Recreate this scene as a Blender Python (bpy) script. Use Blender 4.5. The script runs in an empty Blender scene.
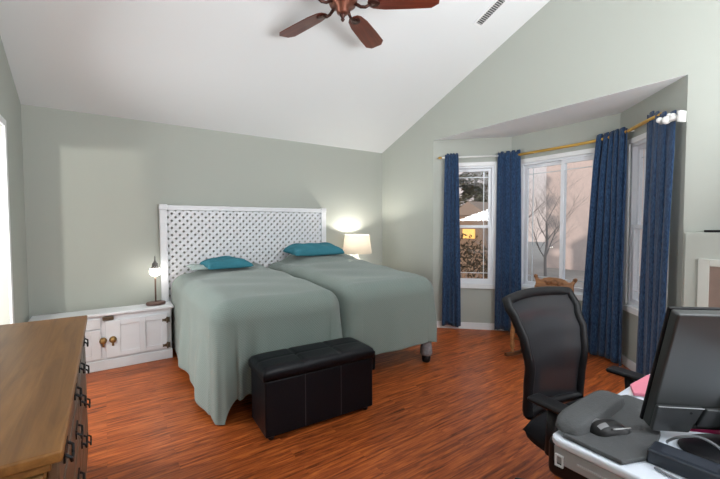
import bpy, bmesh, math, random
from mathutils import Vector, Matrix, Euler
PI = math.pi
SC = bpy.context.scene
COL = SC.collection

# ------------------------------------------------------------------ camera
cam_d = bpy.data.cameras.new('camera')
cam_d.lens = 370.114 / 720 * 36
cam_d.sensor_width = 36
cam_d.clip_start = 0.02
cam = bpy.data.objects.new('camera', cam_d)
COL.objects.link(cam)
_p, _r, _y = math.radians(-2.244), math.radians(-0.213), math.radians(34.659)
_F = Vector((math.sin(_y) * math.cos(_p), math.cos(_y) * math.cos(_p), math.sin(_p)))
_R = Vector((math.cos(_y), -math.sin(_y), 0))
_U = _R.cross(_F)
_R, _U = _R * math.cos(_r) + _U * math.sin(_r), -_R * math.sin(_r) + _U * math.cos(_r)
m = Matrix.Identity(4)
for i in range(3):
    m[i][0], m[i][1], m[i][2], m[i][3] = _R[i], _U[i], -_F[i], (0.585, -4.493, 1.347)[i]
cam.matrix_world = m
SC.camera = cam

# ------------------------------------------------------------------ world, lights, exposure
SC.view_settings.view_transform = 'Standard'
SC.view_settings.look = 'None'
SC.view_settings.gamma = 1
SC.view_settings.use_curve_mapping = False
SC.view_settings.exposure = 0.72
w = bpy.data.worlds.new('sky')
SC.world = w
w.use_nodes = True
nt = w.node_tree
nt.nodes.clear()
wo = nt.nodes.new('ShaderNodeOutputWorld')
bg = nt.nodes.new('ShaderNodeBackground')
ge = nt.nodes.new('ShaderNodeTexCoord')
sp = nt.nodes.new('ShaderNodeSeparateXYZ')
rp = nt.nodes.new('ShaderNodeValToRGB')
rp.color_ramp.elements[0].position = 0.0
rp.color_ramp.elements[0].color = (0.80, 0.66, 0.62, 1)
rp.color_ramp.elements[1].position = 0.45
rp.color_ramp.elements[1].color = (0.72, 0.80, 0.95, 1)
nt.links.new(ge.outputs['Generated'], sp.inputs[0])
nt.links.new(sp.outputs['Z'], rp.inputs[0])
nt.links.new(rp.outputs[0], bg.inputs[0])
bg.inputs[1].default_value = 0.65
nt.links.new(bg.outputs[0], wo.inputs[0])


def area(name, loc, target, sx, sy, power, color):
    d = bpy.data.lights.new(name, 'AREA')
    d.shape = 'RECTANGLE'
    d.size, d.size_y, d.energy, d.color = sx, sy, power, color
    o = bpy.data.objects.new(name, d)
    o.location = loc
    o.rotation_euler = (Vector(target) - Vector(loc)).to_track_quat('-Z', 'Y').to_euler()
    COL.objects.link(o)
    return o


def point(name, loc, power, color, size):
    d = bpy.data.lights.new(name, 'POINT')
    d.energy, d.color, d.shadow_soft_size = power, color, size
    o = bpy.data.objects.new(name, d)
    o.location = loc
    COL.objects.link(o)
    return o


area('front_fill_light', (2.7, -6.30, 1.75), (2.7, 0, 1.75), 1.8, 2.2, 32, (0.94, 0.975, 1.0))  # unseen fill light, added behind the camera to brighten the room
area('ceiling_bounce_light', (2.25, -5.25, 1.62), (2.2, -4.6, 4.0), 1.6, 1.4, 88, (0.95, 0.98, 1.0))
area('side_room_fill', (-1.0, -1.31, 1.2), (2.0, -1.31, 1.0), 1.0, 1.8, 42, (0.95, 0.98, 1.0))  # added fill, unseen; the side room itself has no window
point('side_room_lamp', (-0.445, -2.34, 2.03), 42, (1.0, 0.95, 0.87), 0.035)

sd_ = bpy.data.lights.new('dusk_sun', 'SUN')
sd_.energy, sd_.color, sd_.angle = 1.0, (1.0, 0.82, 0.74), 0.05
so_ = bpy.data.objects.new('dusk_sun', sd_)
so_.rotation_euler = Vector((1.0, -0.12, -0.22)).to_track_quat('-Z', 'Y').to_euler()
COL.objects.link(so_)

# ------------------------------------------------------------------ materials
MATS = {}


def mat(name, col, rough=0.6, metal=0.0, spec=0.5, bump=0.0, bscale=40, var=0.0, vscale=6, stretch=(1, 1, 1), coat=0.0, sheen=0.0):
    if name in MATS:
        return MATS[name]
    mt = bpy.data.materials.new(name)
    mt.use_nodes = True
    n, l = mt.node_tree.nodes, mt.node_tree.links
    b = n['Principled BSDF']
    b.inputs['Base Color'].default_value = (*col, 1)
    b.inputs['Roughness'].default_value = rough
    b.inputs['Metallic'].default_value = metal
    b.inputs['Specular IOR Level'].default_value = spec
    b.inputs['Coat Weight'].default_value = coat
    b.inputs['Sheen Weight'].default_value = sheen
    tc = n.new('ShaderNodeTexCoord')
    mp = n.new('ShaderNodeMapping')
    mp.inputs['Scale'].default_value = stretch
    l.new(tc.outputs['Object'], mp.inputs[0])
    if var > 0:
        ns = n.new('ShaderNodeTexNoise')
        ns.inputs['Scale'].default_value = vscale
        ns.inputs['Detail'].default_value = 4
        l.new(mp.outputs[0], ns.inputs['Vector'])
        mx = n.new('ShaderNodeMix')
        mx.data_type = 'RGBA'
        mx.inputs[6].default_value = (*[c * (1 - var) for c in col], 1)
        mx.inputs[7].default_value = (*[min(1, c * (1 + var)) for c in col], 1)
        l.new(ns.outputs['Fac'], mx.inputs[0])
        l.new(mx.outputs[2], b.inputs['Base Color'])
    if bump > 0:
        n2 = n.new('ShaderNodeTexNoise')
        n2.inputs['Scale'].default_value = bscale
        n2.inputs['Detail'].default_value = 3
        l.new(mp.outputs[0], n2.inputs['Vector'])
        bp = n.new('ShaderNodeBump')
        bp.inputs['Strength'].default_value = bump
        bp.inputs['Distance'].default_value = 0.01
        l.new(n2.outputs['Fac'], bp.inputs['Height'])
        l.new(bp.outputs[0], b.inputs['Normal'])
    MATS[name] = mt
    return mt


def emis(name, col, strength):
    mt = bpy.data.materials.new(name)
    mt.use_nodes = True
    b = mt.node_tree.nodes['Principled BSDF']
    b.inputs['Base Color'].default_value = (*col, 1)
    b.inputs['Emission Color'].default_value = (*col, 1)
    b.inputs['Emission Strength'].default_value = strength
    return mt


def wood(name, c1, c2, axis=0, scale=1.0, rough=0.4, spec=0.5):
    """grain streaks run along the given local axis"""
    mt = bpy.data.materials.new(name)
    mt.use_nodes = True
    n, l = mt.node_tree.nodes, mt.node_tree.links
    b = n['Principled BSDF']
    b.inputs['Roughness'].default_value = rough
    b.inputs['Specular IOR Level'].default_value = spec
    tc = n.new('ShaderNodeTexCoord')
    mp = n.new('ShaderNodeMapping')
    st = [14 * scale] * 3
    st[axis] = 0.9 * scale
    mp.inputs['Scale'].default_value = st
    l.new(tc.outputs['Object'], mp.inputs[0])
    ns = n.new('ShaderNodeTexNoise')
    ns.inputs['Scale'].default_value = 2.2
    ns.inputs['Detail'].default_value = 7
    ns.inputs['Roughness'].default_value = 0.62
    ns.inputs['Distortion'].default_value = 0.7
    l.new(mp.outputs[0], ns.inputs['Vector'])
    r = n.new('ShaderNodeValToRGB')
    r.color_ramp.elements[0].position = 0.32
    r.color_ramp.elements[0].color = (*c1, 1)
    r.color_ramp.elements[1].position = 0.68
    r.color_ramp.elements[1].color = (*c2, 1)
    l.new(ns.outputs['Fac'], r.inputs[0])
    l.new(r.outputs[0], b.inputs['Base Color'])
    return mt


def floor_material():
    mt = bpy.data.materials.new('red_brown_laminate')
    mt.use_nodes = True
    n, l = mt.node_tree.nodes, mt.node_tree.links
    b = n['Principled BSDF']
    b.inputs['Roughness'].default_value = 0.36
    b.inputs['Specular IOR Level'].default_value = 0.25
    tc = n.new('ShaderNodeTexCoord')
    br = n.new('ShaderNodeTexBrick')
    br.offset = 0.37
    br.inputs['Color1'].default_value = (0.30, 0.30, 0.30, 1)
    br.inputs['Color2'].default_value = (0.72, 0.72, 0.72, 1)
    br.inputs['Mortar'].default_value = (0.2, 0.2, 0.2, 1)
    br.inputs['Scale'].default_value = 1
    br.inputs['Mortar Size'].default_value = 0.0008
    br.inputs['Bias'].default_value = 0
    br.inputs['Brick Width'].default_value = 0.9
    br.inputs['Row Height'].default_value = 0.085
    l.new(tc.outputs['Object'], br.inputs['Vector'])
    mp = n.new('ShaderNodeMapping')
    mp.inputs['Scale'].default_value = (2.2, 30, 1)
    l.new(tc.outputs['Object'], mp.inputs[0])
    # shift the grain from plank to plank
    ad = n.new('ShaderNodeVectorMath')
    ad.operation = 'MULTIPLY_ADD'
    ad.inputs[1].default_value = (9, 5, 0)
    l.new(br.outputs['Color'], ad.inputs[0])
    l.new(mp.outputs[0], ad.inputs[2])
    ns = n.new('ShaderNodeTexNoise')
    ns.inputs['Scale'].default_value = 1.6
    ns.inputs['Detail'].default_value = 8
    ns.inputs['Roughness'].default_value = 0.65
    ns.inputs['Distortion'].default_value = 0.6
    l.new(ad.outputs[0], ns.inputs['Vector'])
    r = n.new('ShaderNodeValToRGB')
    e = r.color_ramp.elements
    e[0].position = 0.30
    e[0].color = (0.055, 0.010, 0.003, 1)
    e[1].position = 0.72
    e[1].color = (0.66, 0.180, 0.036, 1)
    k = e.new(0.5)
    k.color = (0.34, 0.076, 0.018, 1)
    l.new(ns.outputs['Fac'], r.inputs[0])
    mx = n.new('ShaderNodeMix')
    mx.data_type = 'RGBA'
    mx.blend_type = 'OVERLAY'
    mx.inputs[0].default_value = 0.28
    l.new(r.outputs[0], mx.inputs[6])
    l.new(br.outputs['Color'], mx.inputs[7])
    l.new(mx.outputs[2], b.inputs['Base Color'])
    return mt


def glass_pane_material():
    mt = bpy.data.materials.new('window_glass')
    mt.use_nodes = True
    n, l = mt.node_tree.nodes, mt.node_tree.links
    n.clear()
    out = n.new('ShaderNodeOutputMaterial')
    t = n.new('ShaderNodeBsdfTransparent')
    t.inputs[0].default_value = (0.97, 0.98, 0.975, 1)
    g = n.new('ShaderNodeBsdfGlossy')
    g.inputs['Roughness'].default_value = 0.02
    fr = n.new('ShaderNodeFresnel')
    fr.inputs[0].default_value = 1.75
    mx = n.new('ShaderNodeMixShader')
    gm = n.new('ShaderNodeNewGeometry')
    inv = n.new('ShaderNodeMath')
    inv.operation = 'SUBTRACT'
    inv.inputs[0].default_value = 1.0
    l.new(gm.outputs['Backfacing'], inv.inputs[1])
    ml = n.new('ShaderNodeMath')
    ml.operation = 'MULTIPLY'
    l.new(fr.outputs[0], ml.inputs[0])
    l.new(inv.outputs[0], ml.inputs[1])
    l.new(ml.outputs[0], mx.inputs[0])
    l.new(t.outputs[0], mx.inputs[1])
    l.new(g.outputs[0], mx.inputs[2])
    l.new(mx.outputs[0], out.inputs[0])
    return mt


def mesh_fabric_material():
    mt = bpy.data.materials.new('black_mesh_fabric')
    mt.use_nodes = True
    n, l = mt.node_tree.nodes, mt.node_tree.links
    b = n['Principled BSDF']
    b.inputs['Base Color'].default_value = (0.012, 0.013, 0.018, 1)
    b.inputs['Roughness'].default_value = 0.6
    b.inputs['Alpha'].default_value = 0.93
    return mt


def curtain_material():
    mt = bpy.data.materials.new('navy_woven_curtain')
    mt.use_nodes = True
    n, l = mt.node_tree.nodes, mt.node_tree.links
    b = n['Principled BSDF']
    b.inputs['Roughness'].default_value = 0.85
    b.inputs['Specular IOR Level'].default_value = 0.15
    b.inputs['Sheen Weight'].default_value = 0.25
    tc = n.new('ShaderNodeTexCoord')
    mp = n.new('ShaderNodeMapping')
    mp.inputs['Scale'].default_value = (150, 150, 34)
    l.new(tc.outputs['Object'], mp.inputs[0])
    ns = n.new('ShaderNodeTexNoise')
    ns.inputs['Scale'].default_value = 1
    ns.inputs['Detail'].default_value = 3
    l.new(mp.outputs[0], ns.inputs['Vector'])
    r = n.new('ShaderNodeValToRGB')
    r.color_ramp.elements[0].position = 0.36
    r.color_ramp.elements[0].color = (0.008, 0.024, 0.068, 1)
    r.color_ramp.elements[1].position = 0.70
    r.color_ramp.elements[1].color = (0.042, 0.095, 0.19, 1)
    l.new(ns.outputs['Fac'], r.inputs[0])
    l.new(r.outputs[0], b.inputs['Base Color'])
    return mt


def blanket_material():
    mt = bpy.data.materials.new('sage_waffle_weave')
    mt.use_nodes = True
    n, l = mt.node_tree.nodes, mt.node_tree.links
    b = n['Principled BSDF']
    b.inputs['Roughness'].default_value = 0.9
    b.inputs['Specular IOR Level'].default_value = 0.15
    b.inputs['Sheen Weight'].default_value = 0.2
    uv = n.new('ShaderNodeUVMap')
    mp = n.new('ShaderNodeMapping')
    mp.inputs['Rotation'].default_value = (0, 0, 0.785)
    mp.inputs['Scale'].default_value = (1, 1, 1)
    l.new(uv.outputs[0], mp.inputs[0])
    ck = n.new('ShaderNodeTexVoronoi')
    ck.inputs['Scale'].default_value = 75
    ck.inputs['Randomness'].default_value = 0.12
    l.new(mp.outputs[0], ck.inputs['Vector'])
    r = n.new('ShaderNodeValToRGB')
    r.color_ramp.elements[0].position = 0.15
    r.color_ramp.elements[0].color = (0.235, 0.283, 0.260, 1)
    r.color_ramp.elements[1].position = 0.75
    r.color_ramp.elements[1].color = (0.164, 0.202, 0.184, 1)
    l.new(ck.outputs['Distance'], r.inputs[0])
    l.new(r.outputs[0], b.inputs['Base Color'])
    bp = n.new('ShaderNodeBump')
    bp.inputs['Strength'].default_value = 0.35
    bp.inputs['Distance'].default_value = 0.004
    bp.invert = True
    l.new(ck.outputs['Distance'], bp.inputs['Height'])
    l.new(bp.outputs[0], b.inputs['Normal'])
    return mt


WALL = mat('sage_wall_paint', (0.425, 0.445, 0.405), 0.75, bump=0.06, bscale=120, spec=0.3)
CEIL = mat('ceiling_white_paint', (0.76, 0.78, 0.79), 0.85, bump=0.05, bscale=90, spec=0.2)
TRIM = mat('white_trim_paint', (0.80, 0.81, 0.82), 0.4)
VINYL = mat('white_window_vinyl', (0.78, 0.80, 0.84), 0.35)
FLOOR = floor_material()
GLASS = glass_pane_material()
WHITE = mat('white_furniture_paint', (0.74, 0.76, 0.80), 0.42, var=0.02)
LATT = mat('white_lattice_paint', (0.76, 0.77, 0.80), 0.5)
BLANKET = blanket_material()
TEAL = mat('teal_pillow_cotton', (0.045, 0.195, 0.25), 0.85, bump=0.25, bscale=22, var=0.12, spec=0.15)
PALE = mat('pale_sage_cotton', (0.44, 0.52, 0.50), 0.85, bump=0.2, bscale=20, spec=0.15)
LEATHER = mat('black_leather', (0.004, 0.0045, 0.007), 0.36, bump=0.10, bscale=70, spec=0.2)
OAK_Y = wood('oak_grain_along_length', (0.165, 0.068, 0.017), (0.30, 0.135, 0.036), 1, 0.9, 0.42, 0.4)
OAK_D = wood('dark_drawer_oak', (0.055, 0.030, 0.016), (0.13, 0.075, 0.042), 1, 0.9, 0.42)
OAK_Z = wood('oak_grain_upright', (0.13, 0.058, 0.018), (0.27, 0.135, 0.045), 2, 0.9, 0.4)
CHAIR_OAK = wood('carved_chair_oak', (0.17, 0.068, 0.022), (0.36, 0.165, 0.06), 1, 1.2, 0.4)
CHERRY = wood('cherry_fan_blade', (0.075, 0.012, 0.006), (0.17, 0.034, 0.014), 0, 1.2, 0.3)
BRONZE = mat('antique_bronze', (0.06, 0.022, 0.016), 0.35, 0.6)
COPPER = mat('copper_motor', (0.22, 0.085, 0.055), 0.35, 0.7)
BRASS = mat('aged_brass', (0.36, 0.22, 0.08), 0.35, 0.85, var=0.2)
DKBRASS = mat('dark_brass', (0.17, 0.13, 0.09), 0.4, 0.8, var=0.2)
BLACK = mat('black_plastic', (0.008, 0.008, 0.010), 0.45, spec=0.3)
BLACKF = mat('black_seat_fabric', (0.010, 0.010, 0.013), 0.9, spec=0.2, bump=0.15, bscale=120)
IRON = mat('black_iron', (0.012, 0.012, 0.013), 0.45, 0.5)
MESHF = mesh_fabric_material()
CURT = curtain_material()
GOLD = wood('honey_pole', (0.48, 0.27, 0.045), (0.62, 0.38, 0.08), 1, 1.0, 0.35)

# ------------------------------------------------------------------ mesh helpers


class MB:
    def __init__(s):
        s.b = bmesh.new()
        s.uv = None

    def face(s, pts):
        return s.b.faces.new([s.b.verts.new(p) for p in pts])

    def box(s, x0, x1, y0, y1, z0, z1, M=None):
        P = [(x0, y0, z0), (x1, y0, z0), (x1, y1, z0), (x0, y1, z0), (x0, y0, z1), (x1, y0, z1), (x1, y1, z1), (x0, y1, z1)]
        vs = [s.b.verts.new((M @ Vector(p)) if M else p) for p in P]
        for f in ((0, 3, 2, 1), (4, 5, 6, 7), (0, 1, 5, 4), (1, 2, 6, 5), (2, 3, 7, 6), (3, 0, 4, 7)):
            s.b.faces.new([vs[i] for i in f])
        return s

    def prism(s, poly, fn, h):
        """poly: 2D points; fn(u, v, k) -> 3D point with k in (0, h)"""
        A = [s.b.verts.new(fn(u, v, 0)) for u, v in poly]
        B = [s.b.verts.new(fn(u, v, h)) for u, v in poly]
        s.b.faces.new(A[::-1])
        s.b.faces.new(B)
        n = len(poly)
        for i in range(n):
            s.b.faces.new((A[i], A[(i + 1) % n], B[(i + 1) % n], B[i]))
        return s

    def tube(s, pts, r, n=10, caps=True):
        pts = [Vector(p) for p in pts]
        rs = r if isinstance(r, (list, tuple)) else [r] * len(pts)
        rings = []
        up = None
        for i, p in enumerate(pts):
            a = pts[max(0, i - 1)]
            c = pts[min(len(pts) - 1, i + 1)]
            t = (c - a).normalized()
            if up is None:
                up = Vector((0, 0, 1)) if abs(t.z) < 0.9 else Vector((1, 0, 0))
            u = (up - t * up.dot(t)).normalized()
            v = t.cross(u)
            up = u
            rings.append([s.b.verts.new(p + (u * math.cos(2 * PI * k / n) + v * math.sin(2 * PI * k / n)) * rs[i]) for k in range(n)])
        for A, B in zip(rings, rings[1:]):
            for k in range(n):
                s.b.faces.new((A[k], A[(k + 1) % n], B[(k + 1) % n], B[k]))
        if caps:
            s.b.faces.new(rings[0][::-1])
            s.b.faces.new(rings[-1])
        return s

    def lathe(s, prof, n=24, M=None, sx=1, sy=1):
        """prof: (radius, z) pairs"""
        rings = []
        for r, z in prof:
            ring = []
            for k in range(n):
                p = Vector((r * sx * math.cos(2 * PI * k / n), r * sy * math.sin(2 * PI * k / n), z))
                ring.append(s.b.verts.new((M @ p) if M else p))
            rings.append(ring)
        for A, B in zip(rings, rings[1:]):
            for k in range(n):
                s.b.faces.new((A[k], A[(k + 1) % n], B[(k + 1) % n], B[k]))
        s.b.faces.new(rings[0][::-1])
        s.b.faces.new(rings[-1])
        return s

    def grid(s, nu, nv, fn, uv=None):
        V = [[s.b.verts.new(fn(i / nu, j / nv)) for j in range(nv + 1)] for i in range(nu + 1)]
        lay = s.b.loops.layers.uv.verify() if uv else None
        for i in range(nu):
            for j in range(nv):
                f = s.b.faces.new((V[i][j], V[i + 1][j], V[i + 1][j + 1], V[i][j + 1]))
                if uv:
                    for lp, (a, c) in zip(f.loops, ((i, j), (i + 1, j), (i + 1, j + 1), (i, j + 1))):
                        lp[lay].uv = uv(a / nu, c / nv)
        return V

    def build(s, name, material, parent=None, smooth=False, bevel=0, seg=2, loc=None, rz=None, solid=0, sub=0, normals=True, solid_off=-1):
        if normals:
            bmesh.ops.recalc_face_normals(s.b, faces=s.b.faces)
        me = bpy.data.meshes.new(name)
        s.b.to_mesh(me)
        s.b.free()
        me.materials.append(material)
        if smooth:
            for p in me.polygons:
                p.use_smooth = True
        o = bpy.data.objects.new(name, me)
        COL.objects.link(o)
        if parent:
            o.parent = parent
        if loc:
            o.location = loc
        if rz is not None:
            o.rotation_euler.z = rz
        if solid:
            md = o.modifiers.new('solid', 'SOLIDIFY')
            md.thickness = solid
            md.offset = solid_off
        if bevel:
            md = o.modifiers.new('bevel', 'BEVEL')
            md.width = bevel
            md.segments = seg
            md.limit_method = 'ANGLE'
            md.angle_limit = 0.7
            if not smooth:
                for p in me.polygons:
                    p.use_smooth = True
                wn = o.modifiers.new('wn', 'WEIGHTED_NORMAL')
        if sub:
            md = o.modifiers.new('sub', 'SUBSURF')
            md.levels = md.render_levels = sub
        return o


def thing(name, label, cat, loc=(0, 0, 0), rz=0, group=None, kind=None):
    o = bpy.data.objects.new(name, None)
    COL.objects.link(o)
    o.location = loc
    o.rotation_euler = (0, 0, rz)
    return tag(o, label, cat, group, kind)


def tag(o, label, cat, group=None, kind=None):
    if label:
        o['label'] = label
    if cat:
        o['category'] = cat
    if group:
        o['group'] = group
    if kind:
        o['kind'] = kind
    return o


def struct(o, label=None):
    o['kind'] = 'structure'
    if label:
        o['label'] = label
    return o


def copy_tree(root, loc, rz, label):
    r = root.copy()
    COL.objects.link(r)
    r.location = loc
    r.rotation_euler.z = rz
    r['label'] = label
    for ch in list(root.children):
        c = ch.copy()
        COL.objects.link(c)
        c.parent = r
        for g in list(ch.children):
            d = g.copy()
            COL.objects.link(d)
            d.parent = c
    return r


def smooth(a, b, x):
    t = max(0, min(1, (x - a) / (b - a)))
    return t * t * (3 - 2 * t)


def lerp_tab(tab, x):
    if x <= tab[0][0]:
        return tab[0][1]
    for (a, va), (b, vb) in zip(tab, tab[1:]):
        if x <= b:
            t = (x - a) / (b - a)
            t = t * t * (3 - 2 * t)
            return va + (vb - va) * t
    return tab[-1][1]


# ------------------------------------------------------------------ room shell
W, H, ZS, SL = 4.108, 2.44, 2.434, 0.397
YR, YF = -3.10, -6.20                     # ridge and front wall
O1, O2, BD = -1.069, -3.602, 0.677        # bay opening and depth
TH = 0.12


def ctop(y):
    return H + SL * min(-y, y - YF)


b = MB()
b.prism([(-0.0, 0), (-0.0, YF), (W, YF), (W, O2), (W + BD, O2 + BD), (W + BD, O1 - BD), (W, O1), (W, 0)], lambda u, v, k: (u, v, -0.1 + k), 0.1)
struct(b.build('floor', FLOOR), 'red brown laminate plank floor')

b = MB()
b.prism([(0.06, H + SL * -0.06 - 0.0), (YR, ctop(YR)), (YF - 0.06, H - SL * 0.06), (YF - 0.06, H + 0.1), (YR, ctop(YR) + 0.12), (0.06, H + 0.1)],
        lambda u, v, k: (-TH + k, u, v), W + 2 * TH)
struct(b.build('ceiling', CEIL), 'white sloped vaulted ceiling')

b = MB()
b.box(-TH, W + TH, 0, TH, 0, H + 0.03)
struct(b.build('wall_back', WALL), 'sage green wall behind the headboard')

D0, D1, DZ = -0.82, -1.80, 2.07           # doorway of the left wall
b = MB()
wl = lambda u, v, k: (-k, u, v)
b.prism([(0, 0), (0, ctop(0)), (D0, ctop(D0)), (D0, 0)], wl, TH)
b.prism([(D0, DZ), (D0, ctop(D0)), (D1, ctop(D1)), (D1, DZ)], wl, TH)
b.prism([(D1, 0), (D1, ctop(D1)), (YR, ctop(YR)), (YF, ctop(YF)), (YF, 0)], wl, TH)
struct(b.build('wall_left', WALL), 'sage green gable wall with a doorway at the left edge')

b = MB()
wr = lambda u, v, k: (W + k, u, v)
b.prism([(0, 0), (0, ctop(0)), (O1, ctop(O1)), (O1, 0)], wr, TH)
b.prism([(O1, ZS + 0.002), (O1, ctop(O1)), (YR, ctop(YR)), (O2, ctop(O2)), (O2, ZS + 0.002)], wr, TH)
b.prism([(O2, 0), (O2, ctop(O2)), (YF, ctop(YF)), (YF, 0)], wr, TH)
struct(b.build('wall_right', WALL), 'sage green gable wall around the window bay')

# front wall, with an opening added for the unseen fill light
b = MB()
FX0, FX1, FZ0, FZ1 = 1.8, 3.6, 0.65, 2.25
b.box(0, FX0, YF - TH, YF, 0, 2.5)
b.box(FX1, W, YF - TH, YF, 0, 2.5)
b.box(FX0, FX1, YF - TH, YF, FZ1, 2.5)
b.box(FX0, FX1, YF - TH, YF, 0, FZ0)
struct(b.build('wall_front', WALL), 'sage green wall behind the camera')


def frame_matrix(P0, d):
    """local x along the wall, local y outward, z up"""
    d = Vector((d[0], d[1], 0)).normalized()
    n = Vector((-d.y, d.x, 0))            # left of the direction
    M = Matrix.Identity(4)
    for i in range(3):
        M[i][0], M[i][1], M[i][2], M[i][3] = d[i], n[i], (0, 0, 1)[i], (P0[0], P0[1], 0)[i]
    return M


PA, PB, PC, PD = (W, O1), (W + BD, O1 - BD), (W + BD, O2 + BD), (W, O2)
bays = []
for P, Q, nm, lb, hole in ((PA, PB, 'wall_bay_left', 'grey green angled wall under the narrow left bay window', (0.20, 0.757, 0.575, 2.09)),
                           (PB, PC, 'wall_bay_center', 'grey green wall under the wide middle bay window', (0.125, 1.055, 0.575, 2.09)),
                           (PC, PD, 'wall_bay_right', 'grey green angled wall under the right bay window', (0.20, 0.757, 0.575, 2.09))):
    L = (Vector(Q) - Vector(P)).length
    M = frame_matrix(P, Vector(Q) - Vector(P))
    s0, s1, z0, z1 = hole
    b = MB()
    b.box(0, s0, 0, 0.075, 0, ZS, M)
    b.box(s1, L, 0, 0.075, 0, ZS, M)
    b.box(s0, s1, 0, 0.075, 0, z0, M)
    b.box(s0, s1, 0, 0.075, z1, ZS, M)
    struct(b.build(nm, WALL), lb)
    b = MB()
    b.box(0.0, L, -0.013, 0, 0, 0.085, M)
    struct(b.build('baseboard_' + nm[5:], TRIM, bevel=0.003))
    bays.append((M, L, hole))
b = MB()
b.prism([(W + 0.001, O1), PB, PC, (W + 0.001, O2)], lambda u, v, k: (u, v, ZS + k), 0.12)
struct(b.build('ceiling_bay', CEIL), 'white soffit over the window bay')

# baseboards
b = MB()
b.box(0, W, -0.013, 0, 0, 0.085)
struct(b.build('baseboard_back', TRIM, bevel=0.003))
b = MB()
b.box(W - 0.013, W, O1, -0.013, 0, 0.085)
struct(b.build('baseboard_right', TRIM, bevel=0.003))
b = MB()
b.box(0, 0.013, D0 + 0.052, -0.013, 0, 0.085)
struct(b.build('baseboard_left', TRIM, bevel=0.003))


# ------------------------------------------------------------------ windows
def bay_window(n, M, hole, kind, label):
    s0, s1, z0, z1 = hole
    root = bpy.data.objects.new('window_%d' % n, None)
    COL.objects.link(root)
    struct(root, label)
    b = MB()                                # interior casing with sill
    cw = 0.045
    b.box(s0 - cw, s0 + 0.004, -0.016, 0.0, z0 - 0.01, z1 + cw, M)
    b.box(s1 - 0.004, s1 + cw, -0.016, 0.0, z0 - 0.01, z1 + cw, M)
    b.box(s0 + 0.004, s1 - 0.004, -0.016, 0.0, z1 - 0.004, z1 + cw, M)
    b.box(s0 - cw, s1 + cw, -0.028, 0.0, z0 - 0.045, z0 - 0.01, M)
    b.box(s0, s1, -0.028, 0.074, z0 - 0.010, z0 + 0.012, M)
    b.build('casing', TRIM, root, bevel=0.003)
    b = MB()                                # outer vinyl frame
    fw = 0.028
    b.box(s0, s0 + fw, 0.004, 0.074, z0 + 0.012, z1, M)
    b.box(s1 - fw, s1, 0.004, 0.074, z0 + 0.012, z1, M)
    b.box(s0 + fw, s1 - fw, 0.004, 0.074, z1 - fw, z1, M)
    b.box(s0 + fw, s1 - fw, 0.004, 0.074, z0 + 0.012, z0 + 0.012 + fw, M)
    b.build('window_frame', VINYL, root, bevel=0.002)
    a0, a1, c0, c1 = s0 + fw, s1 - fw, z0 + 0.012 + fw, z1 - fw
    if kind == 'hung':
        zm = 1.32
        panes = [(a0, a1, zm - 0.02, c1, 0.046, 'upper'), (a0, a1, c0, zm + 0.02, 0.015, 'lower')]
    else:
        sm = (s0 + s1) / 2 + 0.03
        panes = [(a0, sm + 0.02, c0, c1, 0.046, 'left'), (sm - 0.02, a1, c0, c1, 0.015, 'right')]
    for x0, x1, y0, y1, dep, which in panes:
        sw = 0.036 if kind == 'hung' else 0.04
        b = MB()
        b.box(x0, x0 + sw, dep, dep + 0.028, y0, y1, M)
        b.box(x1 - sw, x1, dep, dep + 0.028, y0, y1, M)
        b.box(x0 + sw, x1 - sw, dep, dep + 0.028, y1 - sw, y1, M)
        b.box(x0 + sw, x1 - sw, dep, dep + 0.028, y0, y0 + sw, M)
        sash = b.build('sash', VINYL, root, bevel=0.002)
        g = 0.009
        b = MB()                            # prairie grid between the panes
        iw = 0.075
        if kind == 'hung':
            xs = [x0 + sw + iw - 0.02, x1 - sw - iw + 0.02]
            zz = [y1 - sw - iw] if which == 'upper' else [y0 + sw + iw]
        else:
            xs = [x0 + sw + 0.06] if which == 'left' else [x1 - sw - 0.06]
            zz = [y1 - sw - 0.07, y0 + sw + 0.07]
        for x in xs:
            b.box(x - g / 2, x + g / 2, dep + 0.012, dep + 0.02, y0 + sw, y1 - sw, M)
        for z in zz:
            b.box(x0 + sw, x1 - sw, dep + 0.0125, dep + 0.0195, z - g / 2, z + g / 2, M)
        b.build('muntin', VINYL, sash)
        b = MB()
        b.box(x0 + sw - 0.004, x1 - sw + 0.004, dep + 0.005, dep + 0.008, y0 + sw - 0.004, y1 - sw + 0.004, M)
        b.build('pane', GLASS, sash)
    return root


bay_window(1, bays[0][0], bays[0][2], 'hung', 'narrow white hung window at the left of the bay')
bay_window(2, bays[1][0], bays[1][2], 'slide', 'wide white sliding window in the middle of the bay')
bay_window(3, bays[2][0], bays[2][2], 'hung', 'narrow white window at the right of the bay behind curtains')

# window frame added around the unseen fill light behind the camera
wf = bpy.data.objects.new('window_4', None)
COL.objects.link(wf)
struct(wf, 'added unseen window frame around the fill light behind the camera')
b = MB()
for x in (FX0, (FX0 + FX1) / 2 - 0.03, FX1 - 0.06):
    b.box(x, x + 0.06, YF - 0.09, YF - 0.02, FZ0, FZ1)
b.box(FX0, FX1, YF - 0.09, YF - 0.02, FZ0, FZ0 + 0.06)
b.box(FX0, FX1, YF - 0.09, YF - 0.02, FZ1 - 0.06, FZ1)
b.build('window_frame', VINYL, wf)

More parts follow.
